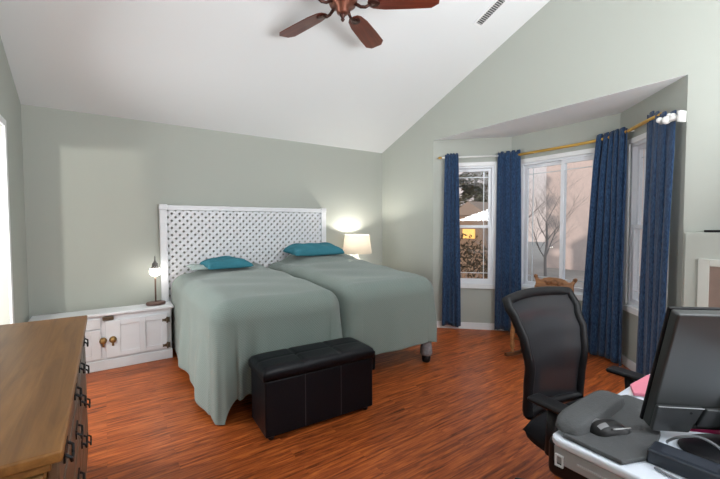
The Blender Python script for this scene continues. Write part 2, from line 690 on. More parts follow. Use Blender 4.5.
# doorway on the left with its casing, the small room behind it
dr = bpy.data.objects.new('door_1', None)
COL.objects.link(dr)
struct(dr, 'white cased doorway in the left wall')
b = MB()
cw = 0.05
b.box(0, 0.018, D0, D0 + cw, 0, DZ + cw)
b.box(0, 0.018, D1 - cw, D1, 0, DZ + cw)
b.box(0, 0.018, D1, D0, DZ, DZ + cw)
b.build('door_casing', TRIM, dr, bevel=0.004)
b = MB()
b.box(-2.3, -TH, -2.95, -2.83, 0, 2.5)
struct(b.build('wall_side_room_near', WALL))
b = MB()
b.box(-2.3, -TH, -0.30, -0.18, 0, 2.5)
struct(b.build('wall_side_room_far', WALL))
b = MB()
b.box(-2.42, -2.3, -2.95, -0.18, 0, 2.5)
struct(b.build('wall_side_room_left', WALL))
b = MB()
b.box(-2.42, -TH, -2.95, -0.18, 2.5, 2.6)
struct(b.build('ceiling_side_room', CEIL))
b = MB()
b.box(-2.42, 0, -2.95, -0.18, -0.1, 0)
struct(b.build('floor_side_room', FLOOR))


# ------------------------------------------------------------------ headboard
def clip(poly, x0, x1, y0, y1):
    def cut(pl, f):
        out = []
        for i in range(len(pl)):
            a, c = pl[i], pl[(i + 1) % len(pl)]
            fa, fc = f(a), f(c)
            if fa >= 0:
                out.append(a)
            if (fa >= 0) != (fc >= 0):
                t = fa / (fa - fc)
                out.append((a[0] + (c[0] - a[0]) * t, a[1] + (c[1] - a[1]) * t))
        return out
    for f in (lambda p: p[0] - x0, lambda p: x1 - p[0], lambda p: p[1] - y0, lambda p: y1 - p[1]):
        poly = cut(poly, f)
        if len(poly) < 3:
            return []
    return poly


HX0, HX1, HZ = 1.072, 3.078, 1.567
hb = thing('headboard', 'wide white lattice headboard standing against the back wall behind both beds', 'headboard', ((HX0 + HX1) / 2, -0.05, 0))
hw = (HX1 - HX0) / 2
for s in (-1, 1):
    x0 = s * hw - (0.07 if s > 0 else 0)
    b = MB()
    b.box(x0, x0 + 0.07, -0.028, 0.03, 0, HZ - 0.05)
    b.build('post', LATT, hb, bevel=0.003)
    b = MB()
    b.box(x0 - 0.004, x0 + 0.074, -0.034, 0.034, HZ - 0.05, HZ + 0.008)
    b.build('post_cap', LATT, hb, bevel=0.006)
b = MB()
b.box(-hw + 0.07, hw - 0.07, -0.024, 0.02, HZ - 0.052, HZ)
b.build('top_rail', LATT, hb, bevel=0.004)
b = MB()
b.box(-hw + 0.07, hw - 0.07, -0.024, 0.02, 0.30, 0.36)
b.build('bottom_rail', LATT, hb, bevel=0.004)
b = MB()
per, swd = 0.0545, 0.0325
x0, x1, z0, z1 = -hw + 0.072, hw - 0.072, 0.361, HZ - 0.053
for sg, yy in ((1, -0.008), (-1, -0.0005)):
    for k in range(-60, 61):
        c = k * per
        ux, uz = math.sqrt(0.5), sg * math.sqrt(0.5)
        nx, nz = -uz, ux
        cx, cz = nx * c, nz * c + (z0 + z1) / 2
        pl = [(cx + ux * t + nx * q, cz + uz * t + nz * q) for t, q in ((-3, -swd / 2), (3, -swd / 2), (3, swd / 2), (-3, swd / 2))]
        pl = clip(pl, x0, x1, z0, z1)
        if len(pl) > 2:
            b.prism(pl, lambda u, v, k2, yy=yy: (u, yy + k2, v), 0.0065)
b.build('lattice_panel', LATT, hb)


# ------------------------------------------------------------------ beds and bedding
def topz_left(y):
    return lerp_tab([(0.1, 0.895), (0.6, 0.875), (1.4, 0.855), (1.85, 0.825), (2.05, 0.80)], -y)


def topz_right(y):
    return lerp_tab([(0.1, 1.0), (0.45, 0.975), (0.8, 0.925), (1.2, 0.885), (1.7, 0.855), (2.05, 0.815)], -y)


def make_bed(x0, x1, y0, y1, tz, label, legs):
    cx = (x0 + x1) / 2
    root = thing('bed', label, 'bed', (cx, (y0 + y1) / 2, 0))
    hx, hy = (x1 - x0) / 2, (y0 - y1) / 2
    b = MB()
    b.box(-hx + 0.02, hx - 0.02, -hy + 0.02, hy - 0.02, 0.27, 0.47)
    b.build('bed_base', BLACKF, root, bevel=0.02)
    b = MB()
    N = 16

    def top(i, j):
        y = -hy + 0.01 + (2 * hy - 0.02) * j / N
        return y, tz((y0 + y1) / 2 + y) - 0.085
    for i in range(1):
        A = []
        for j in range(N + 1):
            y, z = top(0, j)
            A.append((y, z))
        poly = [(A[0][0], 0.475)] + A + [(A[-1][0], 0.475)]
        b.prism(poly, lambda u, v, k: (-hx + 0.15 + k, u, v), 2 * hx - 0.20)
    b.build('mattress', PALE, root, bevel=0.09, seg=5)
    for lx, ly, kind in legs:
        lx -= cx
        ly -= (y0 + y1) / 2
        b = MB()
        if kind == 'wrapped':
            b.lathe([(0.052, 0.07), (0.062, 0.09), (0.055, 0.16), (0.05, 0.27)], 14, Matrix.Translation((lx, ly, 0)))
            g = b.build('leg', mat('grey_leg_wrap', (0.20, 0.19, 0.20), 0.9, var=0.5, vscale=50), root, smooth=True)
            g['label'] = 'grey fabric wrapped leg on a caster'
            b = MB()
            b.lathe([(0.03, 0.0), (0.04, 0.012), (0.045, 0.05), (0.035, 0.075)], 14, Matrix.Translation((lx, ly, 0)))
            b.build('caster', BLACK, g, smooth=True)
        else:
            b.lathe([(0.022, 0), (0.024, 0.02), (0.028, 0.24), (0.04, 0.27)], 14, Matrix.Translation((lx, ly, 0)))
            b.build('leg', BLACK, root, smooth=True)
    return root


def hang(q, r):
    if q <= 0:
        return 0.0, 0.0
    if q < PI * r / 2:
        return r * math.sin(q / r), r * (1 - math.cos(q / r))
    return r, r + q - PI * r / 2


def make_blanket(x0, x1, y0, y1, tz, left, right, foot, pleat, label, seed, r=0.15):
    """cloth sheet over the mattress: left/right overhang as functions of t along the bed (0 head .. 1 foot)"""
    rnd = random.Random(seed)
    cx0, cx1, cy1 = x0 + r, x1 - r, y1 + r
    Wc, Lc = cx1 - cx0, y0 - cy1
    ph = [rnd.uniform(0, 6.28) for _ in range(6)]
    nu, nv = 150, 190
    Fo = foot + 0.0

    def sheet(u, v):
        t = v * (Lc + Fo)
        tt = min(1, t / Lc)
        Lw, Rw = left(tt), right(tt)
        # keep the grid lines of the flat top fixed: piecewise in u
        if u < 0.3:
            s = -Lw * (1 - u / 0.3)
        elif u > 0.7:
            s = Wc + Rw * (u - 0.7) / 0.3
        else:
            s = Wc * (u - 0.3) / 0.4
        return s, t

    def pos(u, v):
        s, t = sheet(u, v)
        a = -s if s < 0 else (s - Wc if s > Wc else 0)
        sx = -1 if s < 0 else 1
        bb = max(0, t - Lc)
        yc = y0 - min(t, Lc)
        xc = cx0 + min(max(s, 0), Wc)
        z0_ = tz(yc)
        z0_ += 0.004 * math.sin(xc * 7 + ph[0] + yc * 2) + 0.003 * math.sin(yc * 9 + ph[1]) + 0.003 * math.sin((xc * 3 + yc * 5) * 3 + ph[3])
        if pleat:
            z0_ -= 0.07 * math.exp(-(max(s, 0) / 0.16) ** 2) * smooth(-1.3, -0.2, yc)
        else:
            z0_ -= 0.10 * math.exp(-(max(s, 0) / 0.15) ** 2) * smooth(-0.95, -0.3, yc)
        if a > 0 and bb > 0:
            if pleat and sx < 0:
                rr = math.hypot(a, bb)
                fi = math.atan2(bb, a)
                o, d = hang(rr, r)
                gg = smooth(0.10, 0.55, d)
                dx, dy = math.cos(fi) * sx, -math.sin(fi)
                pl = 0.10 * math.sin(2 * fi) ** 2 * gg + 0.018 * math.sin(fi * 10 + ph[2]) * gg
                x = xc + dx * o + sx * pl * 0.15
                y = yc + dy * o - pl * 0.35
                z = z0_ - d
                if z < 0.014:
                    ex = 0.014 - z
                    z = 0.014 + 0.004 * math.sin(fi * 9)
                    x -= sx * ex * 0.15
                    y -= ex * 0.10
                return (x, y, z)
            q = max(a, bb)
            fi = math.atan2(bb, a)
            k = min(a, bb) / q
            o, d = hang(q, r)
            dx, dy = math.cos(fi) * sx, -math.sin(fi)
            g = smooth(0.1, 0.5, d) * 0.035 * math.sin(2 * fi) ** 2
            return (xc + dx * (o + g), yc + dy * (o + g), z0_ - d - 0.03 * k * smooth(.2, .5, d))
        if a > 0:
            o, d = hang(a, r)
            g = smooth(0.12, 0.6, d)
            wv = 0.016 * math.sin(yc * 8.5 + ph[2]) + 0.010 * math.sin(yc * 17 + ph[4]) + 0.03 * (d > 0.2) * smooth(0.2, 0.75, d)
            wv *= smooth(0.25, 0.8, -yc)
            if not pleat and sx < 0 or pleat and sx > 0:
                wv = 0.0
            return (xc + sx * (o + wv * g), yc, z0_ - d)
        if bb > 0:
            o, d = hang(bb, r)
            g = smooth(0.1, 0.5, d)
            wv = 0.007 * math.sin(xc * 9 + ph[5]) + 0.006 * math.sin(xc * 19 + ph[1])
            if pleat:
                e = math.exp(-((xc - cx0) / 0.16) ** 2)
                wv += 0.03 * e * math.sin((xc - cx0) * 42 + 1.2)
            return (xc, yc - (o + wv * g), z0_ - d)
        return (xc, yc, z0_)
    b = MB()
    b.grid(nu, nv, pos, lambda u, v: sheet(u, v))
    o = b.build('blanket', BLANKET, None, smooth=True, solid=0.006, solid_off=-1)
    return tag(o, label, 'blanket')


LBX0, LBX1, RBX0, RBX1 = 1.160, 2.188, 2.200, 3.275
BY0, BY1 = -0.10, -1.975
make_bed(LBX0 + 0.02, LBX1 - 0.02, BY0, BY1 + 0.02, topz_left, 'left bed of the pair, beside the white cabinet, under the draped sage blanket', [(1.27, -0.2, 0), (2.02, -0.2, 0), (1.55, -1.70, 0), (2.0, -1.75, 0)])
make_bed(RBX0 + 0.02, RBX1 - 0.02, BY0, BY1 + 0.02, topz_right, 'right bed of the pair, nearer the bay window, with a raised head', [(2.27, -0.2, 0), (3.02, -0.2, 0), (2.62, -1.75, 0), (3.165, -1.90, 'wrapped')])
make_blanket(LBX0, LBX1, BY0 - 0.02, BY1, topz_left, lambda t: 0.84 + 0.04 * t, lambda t: 0.55, 0.755, True,
             'sage woven blanket on the left bed, one corner trailing on the floor by the ottoman', 3)
make_blanket(RBX0, RBX1, BY0 - 0.02, BY1, topz_right, lambda t: 0.55, lambda t: 0.68, 0.71, False,
             'sage woven blanket on the right bed, ending above a wrapped leg', 8)


def make_pillow(name, x, y, z, sx, sy, sz, rz, tilt, material, label, seed):
    rnd = random.Random(seed)
    ph = [rnd.uniform(0, 6.28) for _ in range(6)]
    b = MB()
    N = 28

    def side(sg):
        def fn(u, v):
            a, c = 2 * u - 1, 2 * v - 1
            e = max(0, (1 - abs(a) ** 3)) ** 0.38 * max(0, (1 - abs(c) ** 3)) ** 0.38
            pin = 1 - 0.07 * (1 - a * a) * c * c - 0.0
            pin2 = 1 - 0.09 * (1 - c * c) * a * a
            wr = 0.10 * math.sin(a * 5 + ph[0] + c * 2) + 0.07 * math.sin(c * 7 + ph[1] + a * 3) + 0.05 * math.sin(a * 11 + c * 6 + ph[2])
            h = sz * e * (1 + wr)
            return (a * sx * pin2, c * sy * pin, (h if sg > 0 else -h * 0.28))
        return fn
    b.grid(N, N, side(1))
    b.grid(N, N, side(-1))
    bmesh.ops.remove_doubles(b.b, verts=b.b.verts, dist=0.0008)
    o = b.build(name, material, None, smooth=True)
    o.location = (x, y, z)
    o.rotation_euler = (tilt, 0, rz)
    return tag(o, label, 'pillow')


make_pillow('pillow', 1.655, -0.42, 0.922, 0.238, 0.19, 0.078, 0.05, 0.05, TEAL, 'small teal pillow on the left bed, lying over the pale pillow', 1)
make_pillow('pillow', 1.545, -0.30, 0.903, 0.25, 0.155, 0.032, 0.0, 0.05, PALE, 'pale sage pillow peeking out left of the teal one on the left bed', 2)
make_pillow('pillow', 2.72, -0.40, 1.013, 0.335, 0.21, 0.105, -0.03, 0.06, TEAL, 'long teal pillow at the raised head of the right bed', 5)

# ------------------------------------------------------------------ ottoman
ot = thing('ottoman', 'black leather storage ottoman at the foot of the left bed', 'ottoman', (1.777, -2.19, 0), math.radians(-2.6))
ox, oy = 0.398, 0.156
b = MB()
b.box(-ox, ox, -oy, oy, 0.028, 0.385)
b.build('body', LEATHER, ot, bevel=0.012, seg=3)
for x in (-ox / 3, ox / 3):
    b = MB()
    b.box(x - 0.0025, x + 0.0025, -oy - 0.002, -oy + 0.002, 0.04, 0.38)
    b.build('seam', mat('leather_seam', (0.02, 0.02, 0.024), 0.5), ot)
b = MB()


def lid(u, v):
    a, c = 2 * u - 1, 2 * v - 1
    e = (1 - abs(a) ** 8) ** 0.3 * (1 - abs(c) ** 6) ** 0.3
    seam = min(abs(a - 1 / 3), abs(a + 1 / 3))
    z = 0.433 + 0.040 * e - 0.010 * math.exp(-(seam / 0.022) ** 2) * e - 0.003 * math.exp(-(c / 0.06) ** 2) * e
    return (a * (ox + 0.012), c * (oy + 0.012), z)


V = b.grid(60, 30, lid)
ring = [V[i][0] for i in range(61)] + [V[60][j] for j in range(1, 31)] + [V[i][30] for i in range(59, -1, -1)] + [V[0][j] for j in range(29, 0, -1)]
low = [b.b.verts.new((v.co.x, v.co.y, 0.390)) for v in ring]
n = len(ring)
for i in range(n):
    b.b.faces.new((ring[i], ring[(i + 1) % n], low[(i + 1) % n], low[i]))
b.b.faces.new(low)
b.build('lid', LEATHER, ot, smooth=True)
for sx in (-1, 1):
    for sy in (-1, 1):
        b = MB()
        b.lathe([(0.016, 0), (0.019, 0.004), (0.023, 0.027)], 12, Matrix.Translation((sx * (ox - 0.045), sy * (oy - 0.04), 0)))
        b.build('foot', BLACK, ot, smooth=True)

# ------------------------------------------------------------------ white cabinet
CBX0, CBX1, CBY = 0.06, 1.125, -0.318
cab = thing('cabinet', 'low white wooden cabinet with brass latches beneath the small globe lamp', 'cabinet', (0, 0, 0))
b = MB()
b.box(CBX0, CBX1, CBY, -0.088, 0.0, 0.475)
b.build('body', WHITE, cab, bevel=0.004)
b = MB()
b.box(CBX0 - 0.03, CBX1 + 0.025, CBY - 0.03, -0.084, 0.477, 0.503)
b.build('top', WHITE, cab, bevel=0.007)
b = MB()
b.box(CBX0 - 0.006, CBX1 + 0.006, CBY - 0.012, -0.086, 0, 0.085)
b.build('plinth', WHITE, cab, bevel=0.004)


def panel_door(x0, x1, z0, z1, panels, parent, rail=0.05):
    b = MB()
    y0, y1 = CBY - 0.022, CBY - 0.001
    b.box(x0, x1, y0 + 0.010, y1, z0, z1)
    edges = [x0]
    for p in panels:
        edges += [p[0], p[1]]
    edges.append(x1)
    for i in range(0, len(edges), 2):
        b.box(edges[i], edges[i + 1], y0, y0 + 0.0101, z0, z1)
    for p in panels:
        b.box(p[0], p[1], y0, y0 + 0.0101, z0, p[2])
        b.box(p[0], p[1], y0, y0 + 0.0101, p[3], z1)
    return b.build('door', WHITE, parent, bevel=0.003)


d2 = panel_door(0.572, 1.085, 0.105, 0.43, [(0.688, 0.845, 0.15, 0.385), (0.895, 1.035, 0.15, 0.385)], cab)
d1 = panel_door(0.10, 0.535, 0.105, 0.36, [(0.19, 0.29, 0.15, 0.32), (0.34, 0.46, 0.15, 0.32)], cab)
b = MB()
b.box(0.10, 0.535, CBY - 0.022, CBY - 0.001, 0.37, 0.455)
b.build('drawer', WHITE, cab, bevel=0.003)
b = MB()
b.box(0.552, 0.640, CBY - 0.028, CBY - 0.001, 0.436, 0.470)
o = b.build('name_plate', DKBRASS, cab, bevel=0.006)
o['label'] = 'aged brass plate'
for x, z, par in ((0.553, 0.262, d1), (0.628, 0.262, d2)):
    Mx = Matrix.Translation((x, CBY - 0.022, z)) @ Matrix.Rotation(PI / 2, 4, 'X')
    b = MB()
    b.lathe([(0.030, 0), (0.030, 0.005), (0.012, 0.008), (0.012, 0.018), (0.022, 0.022), (0.024, 0.030), (0.016, 0.038), (0.004, 0.040)], 18, Mx)
    b.box(x - 0.008, x + 0.008, CBY - 0.026, CBY - 0.02, z - 0.055, z - 0.02)
    k = b.build('latch', BRASS, par, smooth=True)
    k['label'] = 'round brass latch'
for z in (0.375, 0.135):
    b = MB()
    b.prism([(1.11, z - 0.024), (1.085, z - 0.02), (1.06, z - 0.010), (1.042, z - 0.013), (1.042, z + 0.013), (1.06, z + 0.010), (1.085, z + 0.02), (1.11, z + 0.024)],
            lambda u, v, k: (u, CBY - 0.023 - k, v), 0.006)
    b.tube([(1.085, CBY - 0.032, z - 0.028), (1.085, CBY - 0.032, z + 0.028)], 0.008, 10)
    b.build('hinge', DKBRASS, d2, bevel=0.001)

# ------------------------------------------------------------------ lamps
cab.scale.z = 1.07
lp = thing('table_lamp', 'small bronze lamp with a glowing globe on the white cabinet', 'lamp', (1.005, -0.19, 0.539))
b = MB()
b.lathe([(0.088, 0), (0.09, 0.004), (0.09, 0.022), (0.084, 0.028), (0.02, 0.030), (0.004, 0.031)], 28, None, 1.0, 0.85)
b.build('base', mat('lamp_base_bronze', (0.13, 0.075, 0.062), 0.45, 0.3), lp, smooth=True)
b = MB()
b.tube([(0, 0, 0.03), (0, 0, 0.30)], 0.008, 12)
b.build('stem', mat('stem_bronze', (0.16, 0.10, 0.075), 0.35, 0.5), lp, smooth=True)
b = MB()
b.lathe([(0.006, 0.292), (0.03, 0.298), (0.046, 0.318), (0.052, 0.342), (0.046, 0.366), (0.030, 0.386), (0.012, 0.392)], 24)
g = b.build('globe', emis('globe_glow', (1.0, 0.95, 0.88), 9.0), lp, smooth=True)
b = MB()
b.lathe([(0.044, 0.374), (0.040, 0.380), (0.030, 0.386), (0.028, 0.425), (0.014, 0.432), (0.013, 0.442), (0.007, 0.446), (0.006, 0.49), (0.002, 0.50)], 20)
b.build('cap', mat('lamp_cap_grey', (0.20, 0.19, 0.18), 0.3, 0.7), lp, smooth=True)

ns = thing('nightstand', 'white nightstand in the corner beyond the right bed', 'nightstand', (3.56, -0.29, 0))
b = MB()
b.box(-0.22, 0.22, -0.22, 0.24, 0.08, 0.70)
b.build('body', WHITE, ns, bevel=0.004)
b = MB()
b.box(-0.25, 0.25, -0.25, 0.25, 0.70, 0.73)
b.build('top', WHITE, ns, bevel=0.006)
for z in (0.12, 0.41):
    b = MB()
    b.box(-0.20, 0.20, -0.24, -0.22, z, z + 0.26)
    d = b.build('drawer', WHITE, ns, bevel=0.004)
    b = MB()
    b.lathe([(0.008, 0), (0.008, 0.012), (0.015, 0.018), (0.012, 0.026), (0.003, 0.028)], 14, Matrix.Translation((0, -0.24, z + 0.13)) @ Matrix.Rotation(PI / 2, 4, 'X'))
    b.build('knob', BRASS, d, smooth=True)
for sx in (-1, 1):
    for sy in (-1, 1):
        b = MB()
        b.box(sx * 0.19 - 0.02, sx * 0.19 + 0.02, sy * 0.19 - 0.02, sy * 0.19 + 0.02, 0, 0.08)
        b.build('leg', WHITE, ns)

l2 = thing('table_lamp', 'shaded bedside lamp with a cream drum shade in the corner by the right bed', 'lamp', (3.475, -0.24, 0.731))
b = MB()
b.lathe([(0.07, 0), (0.07, 0.014), (0.03, 0.022), (0.035, 0.05), (0.05, 0.10), (0.042, 0.15), (0.016, 0.18), (0.012, 0.24), (0.012, 0.33), (0.006, 0.335)], 24)
b.build('base', mat('lamp_base_ceramic', (0.62, 0.60, 0.56), 0.3), l2, smooth=True)
b = MB()
n = 40
V = b.grid(n, 6, lambda u, v: ((0.205 - 0.035 * v) * math.cos(2 * PI * u), (0.205 - 0.035 * v) * math.sin(2 * PI * u), 0.225 + 0.255 * v))
sh = bpy.data.materials.new('cream_lampshade')
sh.use_nodes = True
nn, ll = sh.node_tree.nodes, sh.node_tree.links
bs = nn['Principled BSDF']
bs.inputs['Base Color'].default_value = (0.72, 0.66, 0.57, 1)
bs.inputs['Roughness'].default_value = 0.8
tr = nn.new('ShaderNodeBsdfTranslucent')
tr.inputs[0].default_value = (0.13, 0.112, 0.09, 1)
mx = nn.new('ShaderNodeMixShader')
mx.inputs[0].default_value = 0.5
ll.new(bs.outputs[0], mx.inputs[1])
ll.new(tr.outputs[0], mx.inputs[2])
ll.new(mx.outputs[0], nn['Material Output'].inputs[0])
b.build('lamp_shade', sh, l2, smooth=True, normals=False)
b = MB()
b.lathe([(0.006, 0.335), (0.016, 0.338), (0.02, 0.345), (0.016, 0.35), (0.006, 0.352)], 16)
b.build('bulb', emis('bulb_glow', (1.0, 0.88, 0.70), 4.0), l2, smooth=True)
point('shaded_lamp_light', (3.475, -0.24, 0.731 + 0.385), 12.0, (1.0, 0.95, 0.87), 0.035)

# ------------------------------------------------------------------ dresser
ds = thing('dresser', 'long brown oak dresser with black pulls along the left wall, in the foreground', 'dresser', (0, 0, 0))
DX0, DX1, DY0, DY1, DH = 0.022, 0.497, -3.455, -1.935, 0.85
b = MB()
b.box(DX0, DX1, DY0, DY1, DH - 0.028, DH)
b.build('top', OAK_Y, ds, bevel=0.006)
b = MB()
b.box(DX0 + 0.01, DX1 - 0.035, DY0 + 0.02, DY1 - 0.02, 0.10, DH - 0.03)
b.build('body', OAK_Y, ds)
b = MB()
b.box(DX0 + 0.005, DX1 - 0.022, DY0 + 0.012, DY1 - 0.012, DH - 0.048, DH - 0.029)
b.build('cornice', OAK_Y, ds, bevel=0.004)
for yy, sg in ((DY0 + 0.02, -1), (DY1 - 0.02, 1)):
    b = MB()
    ya, yb = sorted((yy, yy + sg * 0.014))
    b.box(DX0 + 0.01, DX0 + 0.07, ya, yb, 0.0, DH - 0.05)
    b.box(DX1 - 0.105, DX1 - 0.035, ya, yb, 0.0, DH - 0.05)
    b.box(DX0 + 0.07, DX1 - 0.105, ya, yb, DH - 0.085, DH - 0.05)
    b.box(DX0 + 0.07, DX1 - 0.105, ya, yb, 0.10, 0.18)
    b.build('side_frame', OAK_Z, ds, bevel=0.003)
rows = [(0.14, 0.33), (0.345, 0.52), (0.535, 0.69), (0.705, 0.80)]
ncol = 2
cwid = (DY1 - DY0 - 0.10) / ncol
for c in range(ncol):
    for z0, z1 in rows:
        ya = DY0 + 0.05 + c * cwid + 0.006
        yb = ya + cwid - 0.012
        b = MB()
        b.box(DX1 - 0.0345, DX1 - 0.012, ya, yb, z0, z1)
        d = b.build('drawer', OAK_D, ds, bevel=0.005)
        zc = (z0 + z1) / 2
        for f in (0.2, 0.8):
            y = ya + (yb - ya) * f
            b = MB()
            b.box(DX1 - 0.0125, DX1 - 0.008, y - 0.045, y + 0.045, zc - 0.012, zc + 0.018)
            b.tube([(DX1 - 0.008, y - 0.035, zc + 0.005), (DX1 + 0.003, y - 0.036, zc - 0.004), (DX1 + 0.004, y - 0.02, zc - 0.022), (DX1 + 0.004, y + 0.02, zc - 0.022), (DX1 + 0.003, y + 0.036, zc - 0.004), (DX1 - 0.008, y + 0.035, zc + 0.005)], 0.004, 8)
            b.build('drawer_pull', IRON, d)

# ------------------------------------------------------------------ ceiling fan and vent
FH = Vector((2.03, -2.195, 2.935))
fan = thing('ceiling_fan', 'five bladed ceiling fan with red brown wooden blades under the vault', 'fan', FH)
ztop = ctop(FH.y) - FH.z
b = MB()
b.lathe([(0.020, -0.082), (0.042, -0.072), (0.048, -0.035), (0.095, -0.015), (0.115, 0.04), (0.095, 0.10), (0.05, 0.13), (0.02, 0.14)], 28)
b.build('motor_housing', COPPER, fan, smooth=True)
b = MB()
b.lathe([(0.004, -0.132), (0.010, -0.126), (0.015, -0.116), (0.009, -0.106), (0.016, -0.098), (0.022, -0.088), (0.020, -0.080)], 18)
b.build('finial', BRONZE, fan, smooth=True)
b = MB()
b.tube([(0, 0, 0.13), (0, 0, ztop - 0.05)], 0.012, 12)
b.build('downrod', BRONZE, fan, smooth=True)
b = MB()
b.lathe([(0.02, ztop - 0.12), (0.05, ztop - 0.10), (0.07, ztop - 0.04), (0.072, ztop + 0.04)], 24)
b.build('canopy', BRONZE, fan, smooth=True)
blade0 = None
for k in range(5):
    a = math.radians(104 - 72 * k)
    if blade0 is None:
        b = MB()
        pts = [(0.215, -0.055), (0.185, -0.035), (0.178, 0), (0.185, 0.035), (0.215, 0.055), (0.30, 0.072), (0.48, 0.079), (0.635, 0.081), (0.685, 0.045), (0.685, -0.045), (0.635, -0.081), (0.48, -0.079), (0.30, -0.072)]
        tl = math.radians(-11)
        b.prism(pts, lambda u, v, kk: (u, v * math.cos(tl) - kk * math.sin(tl), v * math.sin(tl) + kk * math.cos(tl) - 0.012), 0.007)
        blade0 = b.build('blade', CHERRY, fan, bevel=0.002)
        b = MB()
        b.tube([(0.09, 0, -0.01), (0.13, 0, -0.035), (0.165, 0, -0.038), (0.20, 0, -0.020)], [0.013, 0.011, 0.011, 0.010], 10)
        b.lathe([(0.03, -0.022), (0.034, -0.018), (0.028, -0.0125)], 16, Matrix.Translation((0.225, 0, 0)) @ Matrix.Rotation(tl, 4, 'X'), 1.3, 1.0)
        iron0 = b.build('blade_iron', BRONZE, blade0, smooth=True)
        blade0.rotation_euler.z = a
    else:
        c = blade0.copy()
        COL.objects.link(c)
        c.parent = fan
        c.rotation_euler.z = a
        d = iron0.copy()
        COL.objects.link(d)
        d.parent = c

vp = Vector((3.615, -2.27, 0))
vp.z = ctop(vp.y)
vent = thing('ceiling_vent', 'white slotted air vent set in the sloped ceiling near the right wall', 'vent', vp)
vent.rotation_euler = (-math.atan(SL), 0, 0)
b = MB()
b.box(-0.055, -0.040, -0.16, 0.16, -0.010, 0.0)
b.box(0.040, 0.055, -0.16, 0.16, -0.010, 0.0)
b.box(-0.040, 0.040, 0.14, 0.16, -0.010, 0.0)
b.box(-0.040, 0.040, -0.16, -0.14, -0.010, 0.0)
b.build('vent_frame', TRIM, vent, bevel=0.002)
b = MB()
b.box(-0.040, 0.040, -0.14, 0.14, -0.002, 0.0)
b.build('vent_backing', mat('vent_dark', (0.10, 0.10, 0.10), 0.8), vent)
for k in range(14):
    y = -0.13 + k * 0.02
    b = MB()
    b.box(-0.040, 0.040, -0.006, 0.006, -0.0012, 0.0012, Matrix.Translation((0, y, -0.006)) @ Matrix.Rotation(0.7, 4, 'X'))
    b.build('slat', mat('vent_slat', (0.6, 0.6, 0.6), 0.5), vent)


# ------------------------------------------------------------------ curtains and rods
def curtain(path_top, path_bot, z0, z1, folds, amp, label, seed, drop=0.0):
    """path: two or three plan points (polyline) for the top and the bottom"""
    rnd = random.Random(seed)
    ph = [rnd.uniform(0, 6.28) for _ in range(4)]

    def along(P, t):
        P = [Vector(p) for p in P]
        L = [(b_ - a_).length for a_, b_ in zip(P, P[1:])]
        d = t * sum(L)
        for a_, b_, l_ in zip(P, P[1:], L):
            if d <= l_ or (a_, b_) == (P[-2], P[-1]):
                return a_ + (b_ - a_) * (d / l_), (b_ - a_).normalized()
            d -= l_
    nu, nv = folds * 14, 36

    def pos(u, v):
        pt, dt = along(path_top, u)
        pb, db = along(path_bot, u)
        e = v ** 0.8
        p = pt.lerp(pb, e)
        d = dt.lerp(db, e).normalized()
        nrm = Vector((-d.y, d.x))
        ww = u + 0.012 * math.sin(u * 9 + ph[0]) + 0.02 * v * math.sin(u * 5 + ph[1])
        A = amp * (0.55 + 0.45 * smooth(0.0, 0.2, v)) * (0.8 + 0.35 * math.sin(u * 4.3 + ph[2]))
        f = math.sin(2 * PI * folds * ww + ph[3])
        off = A * (f * (1.15 - 0.3 * f * f)) + 0.006 * math.sin(v * 5 + u * 8)
        q = p + nrm * off + d * (0.010 * math.cos(4 * PI * folds * ww + ph[0]))
        zt = z1 - drop * smooth(0.1, 1.0, u) + (0.010 * math.cos(2 * PI * folds * ww + ph[3]) if v == 0 else 0)
        return (q.x, q.y, zt + (z0 + 0.01 * math.sin(u * 7 + ph[1]) - zt) * v)
    b = MB()
    b.grid(nu, nv, pos)
    o = b.build('curtain', CURT, None, smooth=True, solid=0.003)
    return tag(o, label, 'curtain', 'navy curtains in the bay')


curtain([(4.155, -1.235), (4.255, -1.345)], [(4.125, -1.215), (4.285, -1.375)], 0.055, 2.235, 4, 0.024,
        'navy curtain at the far left of the bay, left of the narrow window', 1)
curtain([(4.60, -1.675), (4.67, -1.755), (4.705, -1.90)], [(4.575, -1.665), (4.655, -1.78), (4.705, -1.95)], 0.03, 2.235, 4, 0.026,
        'navy curtain between the narrow left window and the wide window', 2)
curtain([(4.685, -2.775), (4.64, -2.92), (4.55, -3.06)], [(4.675, -2.665), (4.62, -2.90), (4.515, -3.08)], 0.03, 2.235, 5, 0.036,
        'navy curtain between the wide window and the right window', 3)
curtain([(4.335, -3.285), (4.255, -3.36), (4.085, -3.535)], [(4.305, -3.265), (4.225, -3.345), (4.065, -3.51)], 0.04, 2.258, 4, 0.013,
        'navy flecked curtain at the right end of the bay, beside the fireplace wall', 4, 0.078)

PM = mat('white_rod_paint', (0.78, 0.78, 0.76), 0.35)
rod = thing('curtain_rod', 'white curtain rod across the narrow left window of the bay', 'curtain rod', (0, 0, 0))
dd = Vector((0.7071, -0.7071, 0))
nn_ = Vector((-0.7071, -0.7071, 0))
base = Vector((W, O1, 0))
A = base + dd * 0.105 + nn_ * 0.065 + Vector((0, 0, 2.195))
B = base + dd * 0.80 + nn_ * 0.065 + Vector((0, 0, 2.195))
b = MB()
b.tube([A, B], 0.011, 12)
b.build('rod', PM, rod, smooth=True)
b = MB()
b.tube([A - dd * 0.045, A - dd * 0.03, A - dd * 0.012, A + dd * 0.002], [0.006, 0.017, 0.014, 0.012], 12)
o = b.build('rod_end', GOLD, rod, smooth=True)
o['label'] = 'honey wood end knob'
b = MB()
b.tube([A + dd * 0.02, A + dd * 0.02 - nn_ * 0.06], 0.007, 8)
b.build('bracket', PM, rod)

